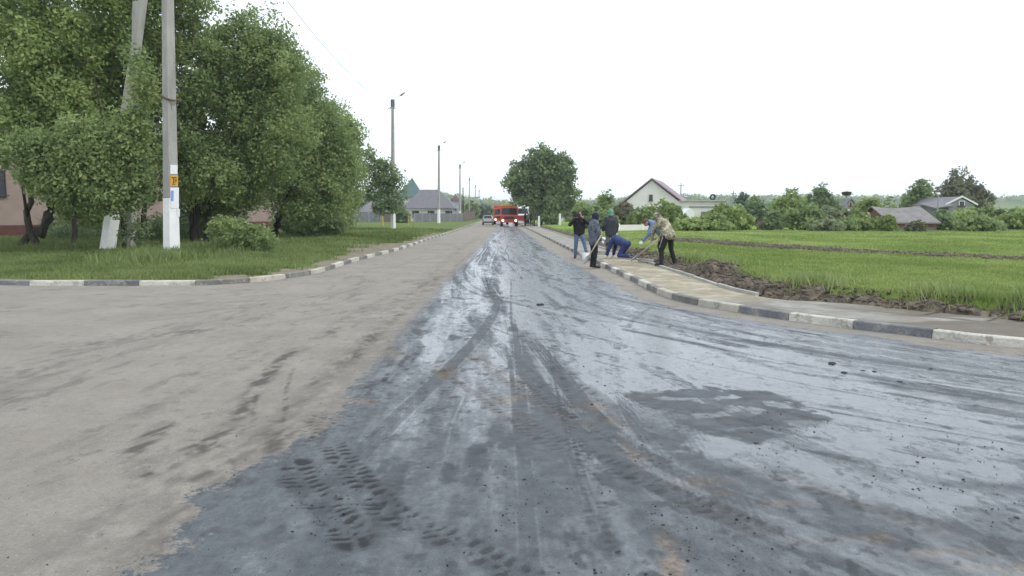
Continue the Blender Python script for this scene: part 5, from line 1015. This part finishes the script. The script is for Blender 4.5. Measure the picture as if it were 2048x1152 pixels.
Yt = 118; r_ = lorry((D(1043, 430, Yt).x, Yt, .12), 'whitepaint', 'white lorry with dark red lower front behind the red one', 'whitepaint', 'box', False)
for ch in list(r_.children):
    if ch.name.startswith('bumper'): ch.data.materials[0] = M['darkred']
mb = MB(); mb.box((0, -.06, 1.12), (2.42, .12, .42)); mb.build('lower_panel', M['darkred'], r_)
# silver car seen from behind
Yt = 112; root = empty('silver_car', (D(975.5, 430, Yt).x, Yt, .01), 0, 'small silver car seen from behind in the left lane', 'car')
mb = MB(); mb.extrude([(0, .32), (-.06, .55), (.0, .92), (.35, .98), (3.3, .95), (4.0, .75), (4.1, .35)], -.82, .82); mb.build('body', M['silver'], root, bevel=.07)
mb = MB(); mb.add([(-.74, .06, .93), (.74, .06, .93), (.74, 3.0, .93), (-.74, 3.0, .93), (-.6, .38, 1.46), (.6, .38, 1.46), (.6, 2.1, 1.46), (-.6, 2.1, 1.46)], [(3, 2, 1, 0), (4, 5, 6, 7), (0, 1, 5, 4), (1, 2, 6, 5), (2, 3, 7, 6), (3, 0, 4, 7)]); mb.build('cabin', M['silver'], root, bevel=.05)
mb = MB(); mb.add([(-.62, .085, 1.0), (.62, .085, 1.0), (.52, .33, 1.4), (-.52, .33, 1.4), (-.62, .14, 1.0), (.62, .14, 1.0), (.52, .4, 1.4), (-.52, .4, 1.4)], [(0, 1, 2, 3), (7, 6, 5, 4), (0, 4, 5, 1), (1, 5, 6, 2), (2, 6, 7, 3), (3, 7, 4, 0)]); mb.build('rear_window', M['glass'], root)
for s in (-1, 1):
    mb = MB(); mb.box((s * .7, -.03, .78), (.18, .08, .22)); mb.build('tail_light', M['taill'], root)
    for yw in (.75, 3.3): wheel(root, s * .72, yw, .3, .2, 'silver')
mb = MB(); mb.box((0, -.06, .45), (1.6, .1, .2)); mb.build('bumper', M['chassis'], root, bevel=.03)

# ------------------------------------------------------------------ people
M['skin'] = mat('skin', (.42, .24, .17), .6); M['hair'] = mat('dark hair', (.03, .022, .018), .8); M['black_cloth'] = mat('black cloth', (.012, .012, .014), .9, var=.3, vscale=12, bump=.3, bscale=25); M['jeans'] = mat('blue jeans', (.10, .15, .24), .9, var=.25, vscale=10, bump=.3)
M['navy'] = mat('royal navy cloth', (.022, .04, .13), .85, var=.25, vscale=8, bump=.3); M['navydark'] = mat('dark navy cloth', (.018, .022, .045), .9, var=.25, vscale=8, bump=.3); M['charcoal'] = mat('charcoal jacket', (.035, .04, .048), .9, var=.2, vscale=8, bump=.3); M['greytrs'] = mat('grey trousers', (.13, .13, .125), .9, var=.2, vscale=8, bump=.3)
M['greencloth'] = mat('green knit', (.14, .30, .21), .95, var=.12, vscale=15, bump=.4); M['lightblue'] = mat('light blue shirt', (.17, .22, .34), .9, var=.15, vscale=8, bump=.3); M['glove'] = mat('white work glove', (.68, .68, .64), .9); M['shoe'] = mat('dark shoe', (.025, .022, .02), .7); M['brownhat'] = mat('brown cap', (.10, .07, .06), .9, var=.2)
M['camo'] = mat('camouflage cloth', (.10, .09, .055), .9, vscale=7, col2=(.55, .50, .36), bump=.3, wear=((.07, .065, .04), 8, .52)); M['dapple'] = mat('dappled navy jacket', (.02, .024, .04), .85, vscale=11, col2=(.24, .26, .32), bump=.3, wear=((.025, .028, .045), 11, .54)); M['whitestripe'] = mat('white stripe', (.6, .6, .6), .9); M['wood'] = mat('pale wood handle', (.42, .36, .26), .7, var=.12, vscale=8); M['steel'] = mat('worn steel', (.30, .30, .31), .45, .6, var=.2, vscale=8)
M['bluescarf'] = mat('blue neck', (.05, .06, .22), .9)
M['purple'] = mat('purple jacket', (.09, .05, .16), .9, var=.2); M['olive'] = mat('olive jacket', (.10, .10, .06), .9, var=.2)
def hand(mb, w_, d, n, s=1.0, curl=.5, fat=1.0):        # w_ wrist, d along the fingers, n palm normal, five fingers
    w_ = Vector(w_); d = Vector(d).normalized(); n = Vector(n); n = (n - d * n.dot(d)).normalized(); sx = d.cross(n)
    mb.cap(w_, w_ + d * .075 * s, .030 * s * fat, .040 * s * fat); b = w_ + d * .085 * s
    for k, (o_, l_) in enumerate(((-.032, .062), (-.011, .074), (.011, .070), (.031, .055))):
        p0 = b + sx * o_ * s - d * .01; p1 = p0 + (d * math.cos(curl * .6) + n * math.sin(curl * .6)) * l_ * .5 * s; p2 = p1 + (d * math.cos(curl * 2) + n * math.sin(curl * 2)) * l_ * .5 * s
        mb.cap(p0, p1, .0105 * s * fat, .0095 * s * fat, 6); mb.cap(p1, p2, .0095 * s * fat, .008 * s * fat, 6)
    t0 = w_ + d * .03 * s + sx * -.03 * s; t1 = t0 + (d * .7 - sx * .6 + n * .3).normalized() * .04 * s; t2 = t1 + (d + n * .5).normalized() * .03 * s; mb.cap(t0, t1, .013 * s * fat, .011 * s * fat, 6); mb.cap(t1, t2, .011 * s * fat, .009 * s * fat, 6)
def person(loc, rz, J, top, trs, label, group, hood=None, gloves=True, shoe='shoe', vox=.014, hat=None, hair=None, long=0, look=None, collar=None, facem='skin'):
    root = empty('person', loc, rz, label, 'person', group); V_ = {k: Vector(v) for k, v in J.items()}
    hd = V_['head']; nk = V_['neck']; fw = Vector(look or (0, 1, 0)).normalized(); up = (hd - nk).normalized(); up = (up - fw * up.dot(fw)).normalized(); sd_ = fw.cross(up); HR = Matrix((sd_, fw, up)).transposed()
    c = lambda a: hd + HR @ Vector(a)
    b = MB(); b.ball(hd, (.076, .095, .115), 14, rot=HR); b.ball(c((0, .035, -.05)), (.055, .06, .065), 10, rot=HR); b.cap(c((0, .092, .0)), c((0, .108, -.025)), .010, .015, 6)
    for s in (-1, 1): b.ball(c((s * .078, -.005, -.01)), (.012, .022, .03), 6, rot=HR); b.ball(c((s * .03, .083, .012)), .013, 6)
    b.cap(c((-.02, .093, -.055)), c((.02, .093, -.055)), .008, .008, 6)
    b.cap(nk, hd - up * .06, .062, .055); b.cap(V_['chest'], nk, .08, .055); b.cap(V_['pelvis'], V_['chest'], .10, .10)
    for s in 'LR':
        b.cap(V_['chest'], V_[s + 'sh'], .08, .05); b.cap(V_[s + 'sh'], V_[s + 'el'], .052, .040); b.cap(V_[s + 'el'], V_[s + 'wr'], .040, .027)
        b.cap(V_['pelvis'], V_[s + 'hip'], .09, .08); b.cap(V_[s + 'hip'], V_[s + 'kn'], .085, .055); b.cap(V_[s + 'kn'], V_[s + 'an'], .055, .038); b.cap(V_[s + 'an'], V_[s + 'toe'], .035, .028)
        d = (V_[s + 'wr'] - V_[s + 'el']).normalized(); d = Vector(J[s + 'hd']) if s + 'hd' in J else d
        hand(b, V_[s + 'wr'], d, V_['chest'] - V_[s + 'wr'], 1.0, .7)
    bo = b.build('body', M[facem], root, remesh=vox, smooth=True)
    t = MB(); pv, ch = V_['pelvis'], V_['chest']; ax = (ch - pv).normalized()
    shv = (V_['Rsh'] - V_['Lsh']).normalized() * .075
    t.cap(pv - shv - ax * long, ch - shv * 1.2, .140, .148, 12); t.cap(pv + shv - ax * long, ch + shv * 1.2, .140, .148, 12); t.cap(pv - ax * long, ch, .145, .155, 12); t.cap(ch, nk + ax * .02, .155, .095)
    for s in 'LR':
        t.cap(ch + (shv if s == 'R' else -shv), V_[s + 'sh'], .12, .082); t.cap(V_[s + 'sh'], V_[s + 'el'], .086, .070); t.cap(V_[s + 'el'], V_[s + 'wr'].lerp(V_[s + 'el'], .06), .070, .050)
    t.build('jacket', M[top], root, remesh=vox, smooth=True)
    l = MB(); l.cap(pv + ax * .03, pv, .13, .135)
    for s in 'LR': l.cap(pv, V_[s + 'hip'], .125, .115); l.cap(V_[s + 'hip'], V_[s + 'kn'], .108, .078); l.cap(V_[s + 'kn'], V_[s + 'an'], .078, .062)
    l.build('trousers', M[trs], root, remesh=vox, smooth=True)
    for s in 'LR':
        f = MB(); a, q = V_[s + 'an'], V_[s + 'toe']; dd = (q - a); dd.z = 0; dd.normalize(); f.cap(a + Vector((0, 0, -.01)) - dd * .03, q, .05, .042, 8); f.cap(a, a + Vector((0, 0, .05)), .05, .052, 8); f.build('shoe', M[shoe], root, remesh=vox, smooth=True)
        if gloves:
            gm = MB(); d = Vector(J[s + 'hd']) if s + 'hd' in J else (V_[s + 'wr'] - V_[s + 'el']); hand(gm, V_[s + 'wr'], d, V_['chest'] - V_[s + 'wr'], 1.1, .7, 1.18); gm.cap(V_[s + 'wr'], V_[s + 'wr'].lerp(V_[s + 'el'], .15), .036, .044); gm.build('glove', M['glove'], root, remesh=min(vox, .012), smooth=True)
    if hood:
        h = MB(); h.ball(c((0, -.018, .012)), (.112, .118, .132), 14, rot=HR); h.cap(c((0, -.04, -.05)), nk + up * .04, .09, .09); ho = h.build('hood', M[hood], root, remesh=vox, smooth=True)
    if hat: h = MB(); h.ball(c((0, -.005, .045)), (.092, .105, .085), 12, rot=HR); h.ball(c((0, .10, .035)), (.06, .06, .012), 10, rot=HR); h.build('cap', M[hat], root, remesh=.01, smooth=True)
    if hair: h = MB(); h.ball(c((0, -.02, .028)), (.088, .095, .105), 12, rot=HR); h.build('hair', M[hair], root, remesh=.012, smooth=True)
    if collar: h = MB(); h.cap(nk - ax * .05, nk + (hd - nk) * .35, .10, .085); h.build('scarf', M[collar], root, remesh=.014, smooth=True)
    return root
GW = 'road workers on the right pavement'
def stand(h=1.72, arms='down', sp=.12):
    k = h / 1.72
    J = dict(pelvis=(0, 0, .95 * k), chest=(0, 0, 1.28 * k), neck=(0, .0, 1.45 * k), head=(0, .02, 1.60 * k), Lsh=(-.18, 0, 1.40 * k), Rsh=(.18, 0, 1.40 * k), Lel=(-.23, -.03, 1.12 * k), Rel=(.23, -.03, 1.12 * k), Lwr=(-.23, .06, .88 * k), Rwr=(.23, .06, .88 * k),
             Lhip=(-.09, 0, .90 * k), Rhip=(.09, 0, .90 * k), Lkn=(-sp, .02, .50 * k), Rkn=(sp, .02, .50 * k), Lan=(-sp, -.02, .08), Ran=(sp, -.02, .08), Ltoe=(-sp - .02, .15, .04), Rtoe=(sp + .02, .15, .04))
    return J
# 1 cameraman: faces the viewer (rz=180 deg): his x is mirrored on screen
J = stand(1.74); J.update(Lel=(-.34, .16, 1.27), Rel=(.36, .12, 1.25), Lwr=(-.12, .20, 1.47), Rwr=(.13, .22, 1.49), Lan=(-.26, .18, .22), Lkn=(-.17, .12, .58), Ltoe=(-.30, .34, .19), Ran=(.14, -.02, .08), Rtoe=(.17, .15, .04), Rhd=(-.35, .5, .8), Lhd=(.4, .5, .8))
p = W(1158, 517); person((p.x, p.y, .01), R(180), J, 'black_cloth', 'jeans', 'person in black jacket and jeans filming with a camera', GW, gloves=False, hair='hair')
J_cam = empty('video_camera', (p.x, p.y, .01), R(180), 'black video camera held up to the face of the person in jeans', 'camera')
mb = MB(); mb.box((.06, .27, 1.60), (.13, .26, .13)); mb.build('camera_body', M['blackplastic'], J_cam, bevel=.012); mb = MB(); mb.tube([(.06, .40, 1.60), (.06, .48, 1.60)], [.05, .058], 12); mb.build('lens', M['blackplastic'], J_cam); mb = MB(); mb.tube([(.06, .18, 1.67), (.06, .2, 1.74), (.06, .33, 1.74), (.06, .35, 1.67)], .014, 6); mb.build('handle', M['blackplastic'], J_cam); mb = MB(); mb.box((.20, .26, 1.63), (.14, .03, .22)); mb.build('screen', M['blackplastic'], J_cam)
# 2 hooded worker with shovel in the road, facing right and slightly towards us (rz -90: forward = +x)
J = stand(1.70, sp=.09); J.update(head=(0, .07, 1.56), Lel=(-.24, .12, 1.13), Lwr=(-.12, .30, .92), Rel=(.25, .05, 1.10), Rwr=(.16, .17, .84), Rhd=(-.2, .5, -.5), Lhd=(.3, .5, -.4))
p = W(1187, 537); person((p.x, p.y, .01), R(-75), J, 'dapple', 'black_cloth', 'person in dappled dark hooded jacket standing in the road with a shovel', GW, hood='navydark', long=.14)
def shovel(A, B, lab, blade='steel', bw=.21):           # A: upper end of the handle, B: blade socket
    A = Vector(A); B = Vector(B); root = empty('shovel', B, 0, lab, 'shovel', 'long handled shovels'); a = A - B; d = -a.normalized(); mb = MB(); mb.tube([a, a * .5, (0, 0, 0)], [.019, .02, .021], 8); mb.build('handle', M['wood'], root, smooth=True)
    sx = d.cross(Vector((0, 0, 1))).normalized(); n = sx.cross(d); mb = MB(); vs = []
    for k, (t, w_, dz) in enumerate(((-.03, .03, .0), (.03, .16, -.005), (.08, bw, -.02), (.22, bw, -.02), (.30, bw * .6, .0))):
        for j in range(5): q = (j / 4 - .5); vs.append(d * t + sx * q * w_ + n * (dz + .16 * q * q * (w_ / bw)))
    vs2 = [v + n * .004 for v in vs]; fs = [(k * 5 + j, k * 5 + j + 1, k * 5 + j + 6, k * 5 + j + 5) for k in range(4) for j in range(4)]; mb.add(vs + vs2, fs + [tuple(25 + i for i in f[::-1]) for f in fs]); mb.build('blade', M[blade], root, smooth=True)
q = p.y; shovel(D(1203, 470, q - .25), D(1178, 512, q - .35), 'pale wooden shovel held by the person standing in the road')
# 3 green hood, back to us
J = stand(1.66); J.update(Lwr=(-.26, .10, .90), Lel=(-.27, -.02, 1.10), Lsh=(-.165, 0, 1.33), Rsh=(.165, 0, 1.33), head=(0, .05, 1.56)); p = Vector((D(1222, 430, 27).x, 27, .15)); person(p, R(8), J, 'charcoal', 'greytrs', 'person with green hood and dark grey jacket seen from behind', GW, hood='greencloth', long=.12)
# 4 on hands and knees, head to the left (rz 90: forward = -x)
J = dict(pelvis=(0, -.20, .52), chest=(0, .08, .64), neck=(0, .24, .55), head=(.0, .36, .42), Lsh=(-.17, .17, .55), Rsh=(.17, .17, .55), Lel=(-.20, .25, .32), Rel=(.22, .24, .32), Lwr=(-.17, .33, .10), Rwr=(.2, .30, .10), Lhip=(-.10, -.32, .50), Rhip=(.10, -.32, .50), Lkn=(-.14, -.12, .10), Rkn=(.15, -.05, .10), Lan=(-.15, -.50, .08), Ran=(.15, -.46, .08), Ltoe=(-.15, -.62, .05), Rtoe=(.15, -.58, .05), Lhd=(0, .6, -.6), Rhd=(0, .6, -.6))
p = W(1236, 516, .15); person((p.x, p.y, .145), R(52), J, 'navy', 'navy', 'person in blue overalls on hands and knees laying the pavement', GW, hair='hair', look=(0, .5, -.8), shoe='greytrs')
# 5 light blue shirt, bending left over a shovel (forward = -x)
J = dict(pelvis=(0, -.08, .90), chest=(0, .17, 1.16), neck=(0, .31, 1.24), head=(0, .44, 1.25), Lsh=(-.17, .24, 1.20), Rsh=(.17, .24, 1.20), Lel=(-.20, .36, .93), Rel=(.22, .30, .92), Lwr=(-.14, .56, .66), Rwr=(.12, .22, .72), Lhip=(-.09, -.08, .86), Rhip=(.09, -.08, .86), Lkn=(-.12, .02, .48), Rkn=(.13, -.02, .48), Lan=(-.12, -.08, .08), Ran=(.14, -.12, .08), Ltoe=(-.12, .1, .04), Rtoe=(.15, .06, .04), Lhd=(0, .5, -.6), Rhd=(0, .5, -.6))
p5 = W(1319, 524, .15); person((p5.x, p5.y, .14), R(88), J, 'lightblue', 'navydark', 'person in light blue shirt and brown cap bending over a shovel', GW, hat='brownhat', look=(0, .8, -.6), collar='bluescarf')
par = [q for q in COL.objects if q.get('label', '').startswith('person in light blue')][0]; mb = MB(); mb.tube([(.155 * -1 - .06, -.06, .82), (-.20, .03, .48), (-.185, -.06, .12)], .022, 6); mb.build('trouser_stripe', M['whitestripe'], par)
shovel(D(1321, 474, p5.y - .2), D(1277, 510, p5.y - .15), 'shovel pushed into the sand by the person in the light blue shirt', bw=.26)
# 6 camouflage jacket, bending away to the left
J = dict(pelvis=(0, -.06, .93), chest=(0, .16, 1.22), neck=(0, .27, 1.36), head=(0, .38, 1.42), Lsh=(-.19, .20, 1.32), Rsh=(.19, .20, 1.32), Lel=(-.24, .30, 1.04), Rel=(.24, .26, 1.04), Lwr=(-.16, .42, .82), Rwr=(.16, .38, .80), Lhip=(-.09, -.06, .88), Rhip=(.09, -.06, .88), Lkn=(-.16, .06, .48), Rkn=(.17, -.02, .50), Lan=(-.22, .02, .08), Ran=(.24, -.12, .08), Ltoe=(-.25, .20, .04), Rtoe=(.28, .06, .04), Lhd=(0, .4, -.6), Rhd=(0, .4, -.6))
p = W(1333, 531, .15); person((p.x, p.y, .14), R(40), J, 'camo', 'black_cloth', 'person in camouflage jacket and black trousers bending forward', GW, hood='camo', gloves=False, look=(0, .9, -.4), long=.04)
# far group beside the lorries
GF = 'people standing beside the lorries far down the street'
for px, m_, tr_, lab, hh, rz_ in ((1050.5, 'black_cloth', 'black_cloth', 'far person in black nearest the white lorry', 1.72, 60), (1056, 'greytrs', 'charcoal', 'far person in light grey between black and purple jackets', 1.65, 150), (1062.5, 'purple', 'charcoal', 'far person in a purple jacket', 1.74, 200), (1068, 'olive', 'greytrs', 'far person in an olive jacket right of the purple one', 1.68, 250)):
    Yp = 97 + random.uniform(-1, 2); person((D(px, 430, Yp).x, Yp, .14), R(rz_), stand(hh), m_, tr_, lab, GF, hair='hair', vox=.025, gloves=False)
# bits by the workers: bucket and loose kerb stones
p = W(1171, 521); root = empty('bucket', (p.x + .0, p.y, .01), 0, 'white bucket beside the kerb behind the shovel', 'bucket'); mb = MB(); mb.tube([(0, 0, 0), (0, 0, .26), (0, 0, .27), (0, 0, .255), (0, 0, .03)], [.11, .145, .14, .135, .1], 16, cap=False); mb.tube([(0, 0, 0), (0, 0, .02)], .11, 16); mb.build('pail', M['frame_w'], root, smooth=True); mb = MB(); mb.tube([(.14, 0, .25), (.1, .05, .34), (0, .07, .38), (-.1, .05, .34), (-.14, 0, .25)], .006, 5); mb.build('handle', M['galv'], root)
for px, py, rz_, lab in ((1195, 517, 20, 'pale loose kerb block leaning near the bucket'), (1205, 507, -30, 'pale loose kerb block behind the shovel handle'), (1292, 524, -35, 'flat pale board lying on the sand below the shovel')):
    p = W(px, py, .15); mb = MB(); mb.box((0, 0, .05), (.5, .16, .1)); o = mb.build('kerb_block', M['edging'], bevel=.01); o.location = (p.x, p.y, .15); o.rotation_euler.z = R(rz_); tag(o, lab, 'kerb block', 'loose kerb blocks on the pavement')

# ------------------------------------------------------------------ haze
mh = bpy.data.materials.new('haze air'); mh.use_nodes = True; N = mh.node_tree.nodes; N.remove(N['Principled BSDF']); pv = N.new('ShaderNodeVolumePrincipled'); pv.inputs['Color'].default_value = (.93, .96, 1, 1); pv.inputs['Density'].default_value = .00042; pv.inputs['Anisotropy'].default_value = .2
mh.node_tree.links.new(pv.outputs[0], N['Material Output'].inputs['Volume'])
mb = MB(); mb.box((0, 1600, 24.4), (6400, 4200, 51.2)); o = mb.build('haze', mh); tag(o, kind='stuff')
